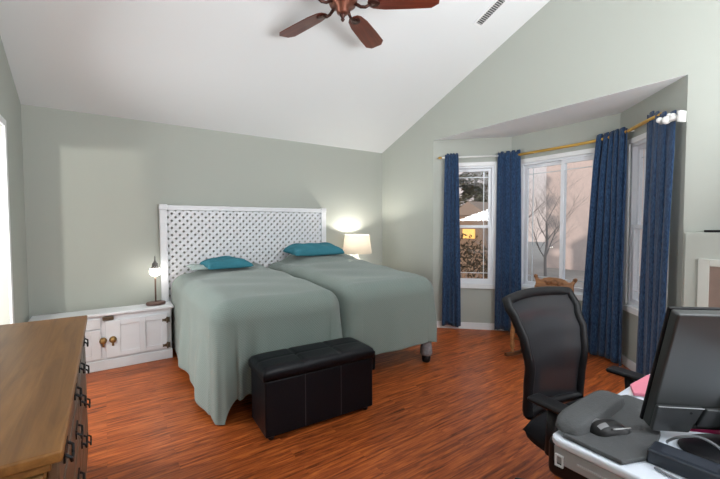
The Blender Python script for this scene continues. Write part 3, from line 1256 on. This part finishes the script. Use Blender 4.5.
rod2 = thing('curtain_rod', 'honey wooden curtain pole bent around the bay over the wide window', 'curtain rod', (0, 0, 0))
b = MB()
pts = [(4.715, -1.79, 2.185), (4.715, -2.2, 2.185), (4.712, -2.6, 2.187), (4.69, -2.80, 2.19), (4.645, -2.945, 2.195), (4.565, -3.07, 2.20), (4.36, -3.265, 2.205), (4.20, -3.425, 2.205)]
b.tube(pts, 0.0155, 12)
b.build('rod', GOLD, rod2, smooth=True)
for p, q in (((4.715, -2.05, 2.185), (4.785, -2.05, 2.185)), ((4.565, -3.07, 2.20), (4.61, -3.105, 2.20))):
    b = MB()
    b.tube([p, q], 0.007, 8)
    b.build('bracket', PM, rod2)

fb = thing('rod_bracket', 'white scrolled curtain rod bracket on the right jamb of the bay', 'bracket', (4.06, -3.485, 2.12))
b = MB()
d3 = Vector((-0.30, -0.955, 0)).normalized()
b.tube([d3 * 0.0 + Vector((0.03, 0.03, 0)), d3 * 0.05, d3 * 0.11], 0.020, 12)
b.build('arm', PM, fb, smooth=True)
b = MB()
for (x, z, r_) in ((0.012, 0.0, 0.030), (0.055, 0.020, 0.020), (-0.035, 0.012, 0.022), (0.03, 0.030, 0.016)):
    p = d3 * x
    b.lathe([(r_ * math.sin(PI * i / 8) + 0.0005, z - r_ * math.cos(PI * i / 8)) for i in range(9)], 12, Matrix.Translation(p))
b.build('scroll', PM, fb, smooth=True)
b = MB()
b.box(0.105, 0.125, -0.032, 0.032, -0.04, 0.04, Matrix.Rotation(math.atan2(d3.y, d3.x), 4, 'Z'))
b.build('wall_plate', PM, fb, bevel=0.003)

# ------------------------------------------------------------------ fireplace corner at the right edge
fp = thing('fireplace', 'painted fireplace breast with white trim at the right edge of the photo', 'fireplace', (W, -4.35, 0))
b = MB()
b.box(-0.05, -0.001, -0.80, 0.725, 0, 1.285)
b.build('breast', WALL, fp, bevel=0.004)
b = MB()
b.box(-0.068, -0.051, 0.585, 0.645, 0, 1.10)
b.box(-0.068, -0.051, -0.645, -0.585, 0, 1.10)
b.box(-0.068, -0.051, -0.585, 0.585, 1.05, 1.10)
b.build('trim', mat('cream_trim_paint', (0.52, 0.53, 0.49), 0.5), fp, bevel=0.003)
b = MB()
b.box(-0.060, -0.051, -0.585, 0.585, 0, 1.05)
b.build('tile_surround', mat('tan_tile', (0.235, 0.165, 0.135), 0.45, var=0.25, vscale=8), fp)
b = MB()
b.box(-0.066, -0.061, -0.42, 0.30, 0.05, 0.72)
b.build('firebox', BLACK, fp)

tv = thing('television', 'black television on a flat stand on the fireplace ledge', 'television', (W - 0.001, -4.30, 1.287))
b = MB()
b.box(-0.045, -0.005, -0.62, 0.575, 0, 0.016)
b.build('stand', BLACK, tv, bevel=0.004)
b = MB()
b.box(-0.035, -0.012, -0.08, 0.08, 0.016, 0.10)
b.build('neck', BLACK, tv)
b = MB()
b.box(-0.045, -0.006, -0.60, 0.44, 0.06, 0.66)
b.build('screen', BLACK, tv, bevel=0.005)

# ------------------------------------------------------------------ carved wooden chair by the window
wc = thing('wooden_chair', 'carved oak chair with a scrolled crest in front of the wide window', 'chair', (4.30, -2.52, 0), 0)
# faces -x ; crest along y
b = MB()
half = [(0.0, 0.800), (0.06, 0.798), (0.105, 0.788), (0.125, 0.772), (0.15, 0.765), (0.175, 0.778), (0.185, 0.808), (0.205, 0.818), (0.222, 0.806), (0.218, 0.785), (0.200, 0.762), (0.192, 0.735), (0.195, 0.70), (0.185, 0.682), (0.11, 0.675), (0.0, 0.672)]
poly = half + [(-u, v) for u, v in half[-2:0:-1]]
b.prism(poly, lambda u, v, k: (0.045 + k + (v - 0.68) * 0.16, u, v), 0.024)
cr = b.build('crest_rail', CHAIR_OAK, wc, bevel=0.006, seg=2)
COAK = wood('carving_oak', (0.14, 0.055, 0.018), (0.28, 0.12, 0.042), 1, 1.2)
for cy, cz, rr in ((0.0, 0.742, 0.040), (0.055, 0.738, 0.024), (-0.055, 0.738, 0.024), (0.085, 0.752, 0.014), (-0.085, 0.752, 0.014), (0.205, 0.795, 0.014), (-0.205, 0.795, 0.014)):
    b = MB()
    b.lathe([(rr, 0), (rr * 0.85, 0.007), (rr * 0.45, 0.003), (rr * 0.3, 0.009), (0.002, 0.010)], 16, Matrix.Translation((0.047 + (cz - 0.68) * 0.16, cy, cz)) @ Matrix.Rotation(-PI / 2, 4, 'Y'))
    b.build('carving', COAK, cr, smooth=True)
for k in range(5):
    y = -0.13 + k * 0.065
    b = MB()
    b.tube([(0.02, y, 0.42), (0.03, y, 0.50), (0.04, y, 0.60), (0.055, y, 0.685)], [0.008, 0.012, 0.008, 0.009], 10)
    b.build('spindle', CHAIR_OAK, wc, smooth=True)
for s in (-1, 1):
    b = MB()
    b.tube([(0.02, s * 0.19, 0.40), (0.035, s * 0.19, 0.55), (0.055, s * 0.185, 0.70)], [0.016, 0.019, 0.015], 12)
    b.build('back_post', CHAIR_OAK, wc, smooth=True)
    b = MB()
    b.lathe([(0.017, 0.045), (0.020, 0.06), (0.012, 0.08), (0.022, 0.13), (0.016, 0.17), (0.024, 0.25), (0.015, 0.33), (0.018, 0.385)], 14, Matrix.Translation((0.0, s * 0.19, 0)))
    b.build('leg', CHAIR_OAK, wc, smooth=True)
    b = MB()
    b.lathe([(0.017, 0.045), (0.020, 0.06), (0.012, 0.08), (0.024, 0.12), (0.016, 0.16), (0.024, 0.25), (0.015, 0.33), (0.018, 0.385)], 14, Matrix.Translation((-0.34, s * 0.20, 0)))
    b.build('leg', CHAIR_OAK, wc, smooth=True)
    b = MB()
    pr = [(-0.46 + 0.72 * i / 14, 0.012 + 0.13 * ((i / 14 - 0.45) ** 2)) for i in range(15)]
    b.prism([(x, z) for x, z in pr] + [(x, z + 0.034) for x, z in pr[::-1]], lambda u, v, k, s=s: (u, s * 0.195 - 0.015 + k, v), 0.03)
    b.build('rocker', wood('dark_rocker_oak_%d' % (s + 1), (0.07, 0.028, 0.012), (0.15, 0.06, 0.025), 0), wc, bevel=0.003)
b = MB()
b.box(-0.36, 0.04, -0.22, 0.22, 0.385, 0.412)
b.build('seat', CHAIR_OAK, wc, bevel=0.010)
b = MB()
b.box(-0.345, 0.02, -0.20, 0.20, 0.413, 0.45)
o = b.build('seat_pad', mat('red_white_pad', (0.38, 0.035, 0.03), 0.85, var=0.3, vscale=30), wc, bevel=0.016, seg=3)
o['label'] = 'red seat pad'
for x, q in ((-0.34, 0.2), (0.0, 0.19)):
    b = MB()
    b.tube([(x, -q, 0.2), (x, q, 0.2)], 0.010, 10)
    b.build('stretcher', CHAIR_OAK, wc, smooth=True)

# ------------------------------------------------------------------ office chair
oc = thing('office_chair', 'black mesh backed office chair with armrests pushed up to the white desk', 'chair', (2.378, -3.72, 0), math.radians(-5))
prof = [(0.40, 0.135), (0.48, 0.155), (0.58, 0.150), (0.70, 0.140), (0.80, 0.155), (0.90, 0.195), (0.985, 0.245)]   # z, y of the back


def back_y(z):
    return lerp_tab(prof, z)


def back_w(z):
    return lerp_tab([(0.40, 0.200), (0.50, 0.207), (0.65, 0.212), (0.85, 0.232), (0.95, 0.250), (0.985, 0.246)], z)


b = MB()


def bk(u, v):
    z = 0.47 + (0.985 - 0.47) * v
    a = 2 * u - 1
    return (a * (back_w(z) - 0.012), back_y(z) + 0.035 * (a * a - 1) * -1 * 0.9, z + 0.012 * (1 - a * a) * v)


b.grid(20, 30, bk)
b.build('mesh_panel', MESHF, oc, smooth=True)
b = MB()
ring = []
NB = 16
for i in range(NB + 1):
    z = 0.46 + 0.525 * i / NB
    ring.append((-back_w(z), back_y(z) + 0.003, z))
for i in range(1, 12):
    a = -1 + 2 * i / 12
    ring.append((a * back_w(0.985), back_y(0.985) + 0.035 * (1 - a * a) * 0.9, 0.985 + 0.014 * (1 - a * a)))
for i in range(NB, -1, -1):
    z = 0.46 + 0.525 * i / NB
    ring.append((back_w(z), back_y(z) + 0.003, z))
for i in range(1, 8):
    a = 1 - 2 * i / 8
    ring.append((a * back_w(0.46), back_y(0.46) + 0.035 * (1 - a * a) * 0.9, 0.46))
ring.append(ring[0])
b.tube(ring, 0.023, 12, caps=False)
b.build('backrest_frame', BLACK, oc, smooth=True)
b = MB()
b.grid(14, 10, lambda u, v: ((2 * u - 1) * 0.15, 0.215 + 0.02 * (1 - (2 * u - 1) ** 2) + 0.0 * v, 0.62 + 0.26 * v - 0.02 * (2 * u - 1) ** 2))
o = b.build('lumbar_pad', mat('lumbar_grey', (0.09, 0.085, 0.09), 0.7), oc, smooth=True, solid=0.014)
o['label'] = 'dark grey lumbar pad behind the mesh'
b = MB()
b.tube([(0, 0.02, 0.37), (0, 0.20, 0.37), (0, 0.27, 0.42), (0, 0.265, 0.55), (0, 0.245, 0.70), (0, 0.262, 0.88)], [0.03, 0.03, 0.028, 0.025, 0.022, 0.018], 12)
b.tube([(-0.12, 0.25, 0.72), (0, 0.262, 0.72), (0.12, 0.25, 0.72)], 0.014, 10)
b.tube([(0, 0.265, 0.47), (-0.20, 0.175, 0.47)], 0.014, 10)
b.tube([(0, 0.265, 0.47), (0.20, 0.175, 0.47)], 0.014, 10)
b.build('back_spine', BLACK, oc, smooth=True)
b = MB()


def seat(u, v, top=True):
    a, c = 2 * u - 1, 2 * v - 1
    k = (1 - abs(a) ** 6) ** 0.35 * (1 - abs(c) ** 6) ** 0.35
    sc_ = (1 - 0.10 * c * c * abs(a) ** 2)
    x, y = a * 0.305 * sc_ - 0.02, -0.10 + c * 0.245 * (1 - 0.10 * a * a)
    return (x, y, (0.435 + 0.050 * k - 0.02 * max(0, -c) ** 3) if top else 0.435 - 0.060 * k)


b.grid(24, 24, lambda u, v: seat(u, v))
b.grid(24, 24, lambda u, v: seat(u, v, False))
bmesh.ops.remove_doubles(b.b, verts=b.b.verts, dist=0.0008)
b.build('seat', BLACKF, oc, smooth=True)
b = MB()
b.box(-0.10, 0.10, -0.16, 0.10, 0.345, 0.392)
b.build('tilt_mechanism', BLACK, oc, bevel=0.01)
for s in (-1, 1):
    b = MB()
    b.tube([(s * 0.10, -0.03, 0.375), (s * 0.27, -0.03, 0.38), (s * 0.325, -0.03, 0.42), (s * 0.305, -0.03, 0.60)], [0.018, 0.018, 0.020, 0.022], 10)
    arm = b.build('armrest', BLACK, oc, smooth=True)
    b = MB()
    b.box(s * 0.308 - 0.04, s * 0.308 + 0.04, -0.21, 0.065, 0.600, 0.622)
    b.build('arm_pad', BLACK, arm, bevel=0.012, seg=3)
b = MB()
b.tube([(0, 0, 0.10), (0, 0, 0.22), (0, 0, 0.2201), (0, 0, 0.36)], [0.028, 0.028, 0.018, 0.018], 14)
b.build('gas_column', BLACK, oc, smooth=True)
STAR = math.radians(125)
b = MB()
b.lathe([(0.035, 0.075), (0.045, 0.085), (0.042, 0.12), (0.03, 0.125)], 16)
for k in range(5):
    a = 2 * PI * k / 5 + STAR
    b.tube([(0.03 * math.cos(a), 0.03 * math.sin(a), 0.105), (0.30 * math.cos(a), 0.30 * math.sin(a), 0.078)], [0.026, 0.016], 8)
b.build('star_base', BLACK, oc)
for k in range(5):
    a = 2 * PI * k / 5 + STAR
    b = MB()
    Mx = Matrix.Translation((0.29 * math.cos(a), 0.29 * math.sin(a), 0.03)) @ Matrix.Rotation(a, 4, 'Z') @ Matrix.Rotation(PI / 2, 4, 'X')
    b.lathe([(0.02, -0.024), (0.03, -0.020), (0.03, -0.006), (0.02, -0.005), (0.02, 0.005), (0.03, 0.006), (0.03, 0.020), (0.02, 0.024)], 14, Mx)
    b.box(0.28 * math.cos(a) - 0.008, 0.28 * math.cos(a) + 0.008, 0.28 * math.sin(a) - 0.008, 0.28 * math.sin(a) + 0.008, 0.04, 0.075)
    b.build('caster', BLACK, oc)

# ------------------------------------------------------------------ desk and what is on it
KX0, KX1, KY0, KY1, KZ = 1.598, 2.95, -4.62, -3.955, 0.755
dk = thing('desk', 'white topped desk with a black frame in the right foreground', 'desk', (0, 0, 0))
DW = mat('desk_white_laminate', (0.72, 0.77, 0.86), 0.3)
b = MB()
r_ = 0.03
poly = []
for cx, cy, a0 in ((KX0 + r_, KY1 - r_, 90), (KX0 + r_, KY0 + r_, 180), (KX1 - r_, KY0 + r_, 270), (KX1 - r_, KY1 - r_, 0)):
    for k in range(7):
        a = math.radians(a0 + 15 * k)
        poly.append((cx + r_ * math.cos(a), cy + r_ * math.sin(a)))
b.prism(poly, lambda u, v, k: (u, v, KZ - 0.022 + k), 0.022)
b.build('desk_top', DW, dk, bevel=0.007, seg=3)
b = MB()
b.box(KX0 + 0.008, KX0 + 0.03, KY0 + 0.04, KY1 - 0.012, KZ - 0.072, KZ - 0.023)
ap = b.build('end_panel', mat('desk_grey_panel', (0.36, 0.37, 0.39), 0.45), dk, bevel=0.004)
b = MB()
b.box(KX0 + 0.004, KX0 + 0.0082, KY1 - 0.30, KY1 - 0.075, KZ - 0.050, KZ - 0.046)
b.box(KX0 + 0.004, KX0 + 0.0082, KY1 - 0.30, KY1 - 0.292, KZ - 0.070, KZ - 0.050)
b.build('panel_ridge', mat('panel_ridge_grey', (0.5, 0.51, 0.53), 0.4), ap)
for y in (-0.135, -0.165, -0.195, -0.207):
    b = MB()
    b.box(KX0 + 0.006, KX0 + 0.0082, KY1 + y - 0.004, KY1 + y + 0.004, KZ - 0.061, KZ - 0.057)
    b.build('panel_button', BLACK, ap)
b = MB()
for y0, y1, z0, z1 in ((-0.040, -0.0365, -0.077, -0.044), (-0.0215, -0.018, -0.077, -0.044), (-0.0365, -0.0215, -0.077, -0.073), (-0.0365, -0.0215, -0.048, -0.044)):
    b.box(KX0 + 0.002, KX0 + 0.0078, KY1 + y0, KY1 + y1, KZ + z0, KZ + z1)
b.build('bracket', VINYL, ap)
b = MB()
b.box(KX0 + 0.031, KX0 + 0.19, KY0 + 0.06, KY1 + 0.022, KZ - 0.135, KZ - 0.0225)
b.build('hanging_drawer', BLACK, dk, bevel=0.02, seg=3)
for x in (KX0 + 0.12, KX1 - 0.15):
    b = MB()
    b.box(x, x + 0.05, KY0 + 0.27, KY0 + 0.35, 0.03, KZ - 0.10)
    b.box(x, x + 0.05, KY0 + 0.05, KY1 - 0.16, 0, 0.03)
    b.build('leg', BLACK, dk, bevel=0.006)
b = MB()
b.box(KX0 + 0.2, KX1 - 0.03, KY0 + 0.29, KY0 + 0.32, KZ - 0.09, KZ - 0.0225)
b.build('cross_beam', BLACK, dk)

GREYF = mat('grey_desk_pad_fabric', (0.085, 0.088, 0.092), 0.8, var=0.12, vscale=60, bump=0.2, bscale=200, spec=0.3)
mp_ = thing('mouse_pad', 'grey mouse pad with a raised wrist rest at the near end of the desk', 'mouse pad', (0, 0, 0))
zt = KZ + 0.001
b = MB()
pad = [(1.615, -3.985), (1.612, -4.13), (1.70, -4.165), (1.84, -4.14), (2.03, -4.075), (2.035, -3.99), (1.99, -3.97)]
b.prism(pad, lambda u, v, k: (u, v, zt + k), 0.012)
b.build('pad', GREYF, mp_, bevel=0.004)
b = MB()


def wrist(u, v):
    a = 2 * u - 1
    c = 2 * v - 1
    k = (1 - abs(a) ** 4) ** 0.5
    p = Vector((1.622, -3.985, 0)).lerp(Vector((1.985, -3.975, 0)), u)
    wd = 0.042 * (1 - abs(a) ** 6) ** 0.5 + 0.003
    ht = (0.036 - 0.006 * u) * (1 - abs(c) ** 5) ** 0.4 * k
    return (p.x, p.y + c * wd, zt + 0.0115 + ht)


b.grid(40, 20, wrist)
b.build('wrist_rest', GREYF, mp_, smooth=True)

ms = thing('computer_mouse', 'black computer mouse with silver buttons on the grey mouse pad', 'mouse', (1.738, -4.050, KZ + 0.0135), math.radians(-24))
b = MB()


def mouse(u, v):
    a, c = 2 * u - 1, 2 * v - 1
    x = a * 0.060
    wd = 0.033 * (1 - abs(a) ** 3.2) ** 0.5 * (1 - 0.14 * math.cos(a * 2.6))
    h = 0.027 * (1 - abs(a + 0.12) ** 2.4 * 0.75) * (1 - abs(c) ** 2.6) ** 0.5 * (1 - abs(a) ** 6) ** 0.5
    return (x, c * wd, max(0, h))


b.grid(28, 20, mouse)
b.build('shell', mat('mouse_black', (0.008, 0.008, 0.009), 0.38, spec=0.3), ms, smooth=True)
SILV = mat('silver_plastic', (0.42, 0.42, 0.43), 0.35, 0.4)
MBT = mat('mouse_button_grey', (0.22, 0.22, 0.23), 0.45)
for x0, x1, y0, y1 in ((-0.045, -0.018, -0.022, -0.008), (-0.045, -0.018, 0.008, 0.022)):
    b = MB()
    b.grid(6, 4, lambda u, v, x0=x0, x1=x1, y0=y0, y1=y1: (x0 + (x1 - x0) * u, y0 + (y1 - y0) * v, mouse((x0 + (x1 - x0) * u) / 0.12 + 0.5, 0.5 + 0.5 * (y0 + (y1 - y0) * v) / 0.034)[2] + 0.0012))
    b.build('button', MBT, ms, smooth=True)
b = MB()
b.tube([(-0.012 + 0.065 * t, -0.028 + 0.008 * t, 0.017 - 0.007 * t) for t in (0, 0.25, 0.5, 0.75, 1)], 0.0022, 8)
b.build('side_strip', SILV, ms, smooth=True)

# monitor seen from behind
fd = Vector((0.5687, 0.8226, 0))
rd = Vector((0.8226, -0.5687, 0))
mo = thing('monitor', 'dark grey computer monitor seen from behind on the desk', 'monitor', (1.953, -4.277, KZ + 0.001), math.atan2(rd.y, rd.x) - math.radians(6))
# local: x right (photo), y away from the camera (towards the sitter), z up ; left edge at x = -0.20
GB = mat('dark_grey_monitor', (0.045, 0.048, 0.050), 0.30, 0.0, 0.6)
GB2 = mat('dark_grey_monitor_port', (0.045, 0.048, 0.052), 0.4)
tilt = Matrix.Translation((0, 0.025, 0.028)) @ Matrix.Rotation(math.radians(16), 4, 'X')
XL, XR = -0.210, 0.30
b = MB()
b.box(XL, XR, 0.000, 0.030, 0.0, 0.353, tilt)
b.build('back_shell', GB, mo, bevel=0.006, seg=3)
b = MB()
b.box(XL - 0.002, XR + 0.002, 0.030, 0.040, -0.002, 0.355, tilt)
b.build('bezel', BLACK, mo, bevel=0.003)
b = MB()
b.prism([(XL + 0.001, 0.001), (XL + 0.001, 0.082), (XL + 0.115, 0.080), (XL + 0.095, 0.0)], lambda u, v, k: tilt @ Vector((u, -k, v)), 0.012)
p_ = b.build('port_cover', GB2, mo, bevel=0.003)
b = MB()
b.tube([tilt @ Vector((XL + 0.002, -0.012, 0.083)), tilt @ Vector((XL + 0.115, -0.012, 0.081))], 0.0012, 6)
b.build('seam', SILV, p_)  # highlight along the panel seam, drawn in as a silver line
b = MB()
b.lathe([(0.0035, 0), (0.0035, 0.001)], 10, tilt @ Matrix.Translation((XL + 0.085, -0.012, 0.066)) @ Matrix.Rotation(PI / 2, 4, 'X'))
b.build('screw_hole', BLACK, p_)
b = MB()
b.prism([(XL + 0.112, 0.018), (XL + 0.122, 0.078), (XR - 0.10, 0.078), (XR - 0.09, 0.018)], lambda u, v, k: tilt @ Vector((u, -k, v)), 0.012)
b.build('rear_bulge', GB2, mo, bevel=0.004)
b = MB()
for k in range(8):
    b.box(XL + 0.215 + 0.012 * k, XL + 0.221 + 0.012 * k, -0.0135, -0.012, 0.028, 0.062, tilt)
b.build('rear_vent', BLACK, mo)
b = MB()
b.prism([(-0.05, 0.012), (-0.045, 0.13), (0.045, 0.13), (0.05, 0.012)], lambda u, v, k: (u, -0.02 + k - 0.0, v), 0.022)
b.build('neck', BLACK, mo, bevel=0.004)
b = MB()
b.lathe([(0.13, 0), (0.132, 0.004), (0.12, 0.010), (0.04, 0.016), (0.004, 0.016)], 36, Matrix.Translation((-0.03, -0.03, 0)), 1.0, 0.62)
b.build('stand_base', BLACK, mo, smooth=True)

pa = thing('power_adapter', 'black power adapter brick on the desk in front of the monitor', 'power adapter', (1.712, -4.232, KZ + 0.0005), math.radians(-88))
b = MB()
b.box(-0.075, 0.075, -0.032, 0.032, 0, 0.036)
b.build('case', mat('adapter_blue_black', (0.016, 0.022, 0.034), 0.38), pa, bevel=0.006, seg=3)
b = MB()
b.box(-0.05, 0.05, -0.02, 0.02, 0.0362, 0.0366)
b.build('rating_plate', mat('adapter_plate', (0.03, 0.036, 0.05), 0.5), pa)


def cable(pts, r, material, label):
    P = [Vector(p) for p in pts]
    out = []
    for i in range(len(P) - 1):
        p0, p1, p2, p3 = P[max(0, i - 1)], P[i], P[i + 1], P[min(len(P) - 1, i + 2)]
        for k in range(6):
            t = k / 6
            out.append(0.5 * ((2 * p1) + (p2 - p0) * t + (2 * p0 - 5 * p1 + 4 * p2 - p3) * t * t + (3 * p1 - p0 - 3 * p2 + p3) * t ** 3))
    out.append(P[-1])
    b = MB()
    b.tube(out, r, 8)
    return tag(b.build('cable', material, None, smooth=True), label, 'cable')


CG = mat('grey_cable', (0.19, 0.20, 0.22), 0.4)
zk = KZ + 0.0005
cable([(1.80, -4.165, zk + 0.012), (1.775, -4.175, zk + 0.03), (1.765, -4.20, zk + 0.055), (1.775, -4.24, zk + 0.068), (1.775, -4.285, zk + 0.05), (1.765, -4.325, zk + 0.02), (1.735, -4.336, zk + 0.018), (1.714, -4.313, zk + 0.018)], 0.0032, CG,
      'grey cable looping over the power adapter')
cable([(1.79, -4.165, zk + 0.006), (1.755, -4.185, zk + 0.006), (1.752, -4.20, zk + 0.006), (1.756, -4.26, zk + 0.006), (1.765, -4.33, zk + 0.006), (1.76, -4.40, zk + 0.006)], 0.0035, BLACK,
      'black cable pressed along the side of the adapter')
cable([(1.664, -4.18, zk + 0.004), (1.655, -4.22, zk + 0.004), (1.658, -4.30, zk + 0.004), (1.67, -4.38, zk + 0.004)], 0.003, CG,
      'thin grey cable lying along the desk edge in front of the adapter')
cable([(1.63, -4.00, 0.60), (1.64, -4.01, 0.45), (1.66, -4.0, 0.25), (1.70, -3.97, 0.05), (1.74, -3.93, 0.006), (1.80, -3.88, 0.005)], 0.004, BLACK,
      'black cable hanging under the end of the desk')

mk = thing('marker_pen', 'bright pink marker lying beside the monitor stand', 'marker', (1.925, -4.205, KZ + 0.024), math.radians(-48))
PINK = mat('hot_pink_plastic', (0.80, 0.03, 0.20), 0.35)
b = MB()
b.tube([(-0.035, 0, 0), (0.06, 0, 0)], 0.0065, 12)
b.build('barrel', PINK, mk, smooth=True)
b = MB()
b.tube([(-0.055, 0, 0), (-0.054, 0, 0), (-0.033, 0, 0)], [0.004, 0.0075, 0.0075], 12)
b.build('cap', PINK, mk, smooth=True)

b = MB()
b.prism([(2.06, -3.985), (2.15, -3.962), (2.33, -3.962), (2.33, -4.09), (2.12, -4.09)], lambda u, v, k: (u, v, KZ + 0.0005 + k), 0.003)
tag(b.build('paper_sheet', mat('white_paper', (0.80, 0.80, 0.82), 0.8), None), 'white paper sheet under the pink paper behind the mouse pad', 'paper')
b = MB()
b.prism([(2.062, -4.000), (2.13, -3.966), (2.29, -3.97), (2.27, -4.03), (2.10, -4.045)], lambda u, v, k: (u, v, KZ + 0.004 + k), 0.012)
tag(b.build('pink_pad', mat('pink_paper', (0.72, 0.22, 0.30), 0.8), None, bevel=0.003), 'pink paper pad on the desk between wrist rest and monitor', 'notepad')

# ------------------------------------------------------------------ outside
b = MB()
b.box(4.95, 40, -30, 40, -0.7, -0.6)
struct(b.build('ground', mat('winter_lawn', (0.36, 0.33, 0.29), 0.95, var=0.2, vscale=2)), 'lawn outside the bay window')

BARK = mat('bare_bark', (0.30, 0.275, 0.26), 0.9)


def bare_tree(x, y, h, seed, label):
    rnd = random.Random(seed)
    b = MB()

    def grow(p, d, ln, r, lev):
        pts, rs = [p], [r]
        q, dd_ = p.copy(), d.copy()
        n = 3
        for i in range(n):
            dd_ = (dd_ + Vector((rnd.uniform(-.18, .18), rnd.uniform(-.18, .18), rnd.uniform(-.05, .14)))).normalized()
            q = q + dd_ * ln / n
            pts.append(q.copy())
            rs.append(r * (1 - 0.4 * (i + 1) / n))
            if lev > 0 and i > 0 - (lev < 5):
                for _ in range(2):
                    a = rnd.uniform(0, 6.28)
                    side = Vector((math.cos(a), math.sin(a), rnd.uniform(0.0, 0.7)))
                    grow(q.copy(), (dd_ * 0.75 + side * 0.8).normalized(), ln * rnd.uniform(0.5, 0.72), rs[-1] * 0.5, lev - 1)
        b.tube(pts, rs, 5 if lev > 2 else 3)
    grow(Vector((0, 0, 0)), Vector((0, 0, 1)), h * 0.42, h * 0.012, 4)
    o = b.build('bare_tree', BARK, None)
    o.location = (x, y, -0.6)
    return tag(o, label, 'tree', 'trees outside the bay')


bare_tree(8.95, 1.2, 4.4, 4, 'bare branched tree at the right side of the narrow left window')
bare_tree(14.2, 2.95, 4.8, 11, 'bare branched tree seen in the left half of the wide window')


def evergreen(x, y, h, rad, seed, label):
    rnd = random.Random(seed)
    root = thing('evergreen_tree', label, 'tree', (x, y, -0.6), 0, 'trees outside the bay')
    b = MB()
    b.tube([(0, 0, 0), (0, 0, h * 0.9)], [0.12, 0.03], 8)
    b.build('trunk', BARK, root)
    b = MB()
    for i in range(5200):
        t = rnd.random() ** 0.8
        z = 0.2 + t * (h - 0.2)
        R_ = rad * (1 - t) ** 0.7 * (0.75 + 0.35 * math.sin(z * 7)) + 0.05
        a = rnd.uniform(0, 6.28)
        rr = R_ * rnd.uniform(0.5, 1.0)
        c = Vector((rr * math.cos(a), rr * math.sin(a), z))
        o_ = Vector((math.cos(a), math.sin(a), rnd.uniform(-0.6, 0.1))) * rnd.uniform(0.12, 0.24)
        s_ = Vector((-math.sin(a), math.cos(a), rnd.uniform(-.3, .3))) * rnd.uniform(0.09, 0.16)
        b.face([c - s_, c + o_, c + s_])
    o = b.build('foliage', mat('olive_needles', (0.10, 0.088, 0.042), 0.9, var=0.5, vscale=3), root, normals=False)
    return root


evergreen(13.3, 5.45, 6.4, 1.5, 5, 'tall olive evergreen behind the added shed outside the narrow left window')
rnd = random.Random(9)
bu = thing('shrub', 'low dark brown shrub at the bottom of the narrow left window', 'shrub', (7.75, 1.35, -0.6))
b = MB()
for i in range(1500):
    d = Vector((rnd.gauss(0, 1), rnd.gauss(0, 1), rnd.gauss(0, 1))).normalized()
    c = Vector((d.x * 0.62, d.y * 0.62, 0.85 + d.z * 0.85)) * rnd.uniform(0.7, 1.0)
    o_ = Vector((rnd.uniform(-1, 1), rnd.uniform(-1, 1), rnd.uniform(-1, 1))) * 0.09
    s_ = Vector((rnd.uniform(-1, 1), rnd.uniform(-1, 1), rnd.uniform(-1, 1))) * 0.04
    c.z = max(c.z, 0.1)
    b.face([c - s_, c + o_, c + s_])
b.build('foliage', mat('brown_shrub_leaves', (0.075, 0.052, 0.026), 0.9, var=0.5, vscale=4), bu, normals=False)
b = MB()
for k in range(5):
    a = k * 1.26
    b.tube([(0.05 * math.cos(a), 0.05 * math.sin(a), 0), (0.3 * math.cos(a), 0.3 * math.sin(a), 0.9)], [0.02, 0.008], 6)
b.build('stems', BARK, bu)

hs = thing('reflection_house', 'added pinkish house standing in for the reflection in the right of the wide window', 'house', (17.0, 2.6, -0.6))
b = MB()
b.box(0, 5, -1.7, 1.9, 0, 5.6)
b.build('wall', mat('pink_tan_reflection', (0.74, 0.62, 0.56), 0.85, var=0.1), hs)  # added block; its pink tan colour stands in for the reflection in the glass
b = MB()
b.prism([(-2.1, 5.6), (2.3, 5.6), (0.1, 7.2)], lambda u, v, k: (-0.4 + k, u, v), 5.8)
b.build('roof', mat('grey_shingle', (0.20, 0.19, 0.19), 0.9), hs)

sd = thing('reflection_shed', 'added small shed outside the narrow left window, its amber glow standing in for a lampshade reflection', 'shed', (10.95, 3.37, -0.6))
b = MB()
b.box(-0.6, 0.6, -0.62, 0.62, 0, 2.25)
b.build('wall', mat('shed_tan', (0.30, 0.20, 0.13), 0.9), sd)
b = MB()
b.prism([(-0.75, 2.251), (0.75, 2.251), (0, 2.7)], lambda u, v, k: (-0.7 + k, u, v), 1.4)
b.build('roof', mat('shed_roof', (0.34, 0.26, 0.20), 0.9), sd)
b = MB()
b.box(-0.63, -0.601, -0.22, 0.26, 1.50, 1.80)
b.build('window', emis('amber_reflection_glow', (1.0, 0.55, 0.14), 0.45), sd)  # glowing panel added as the lampshade reflection in the glass
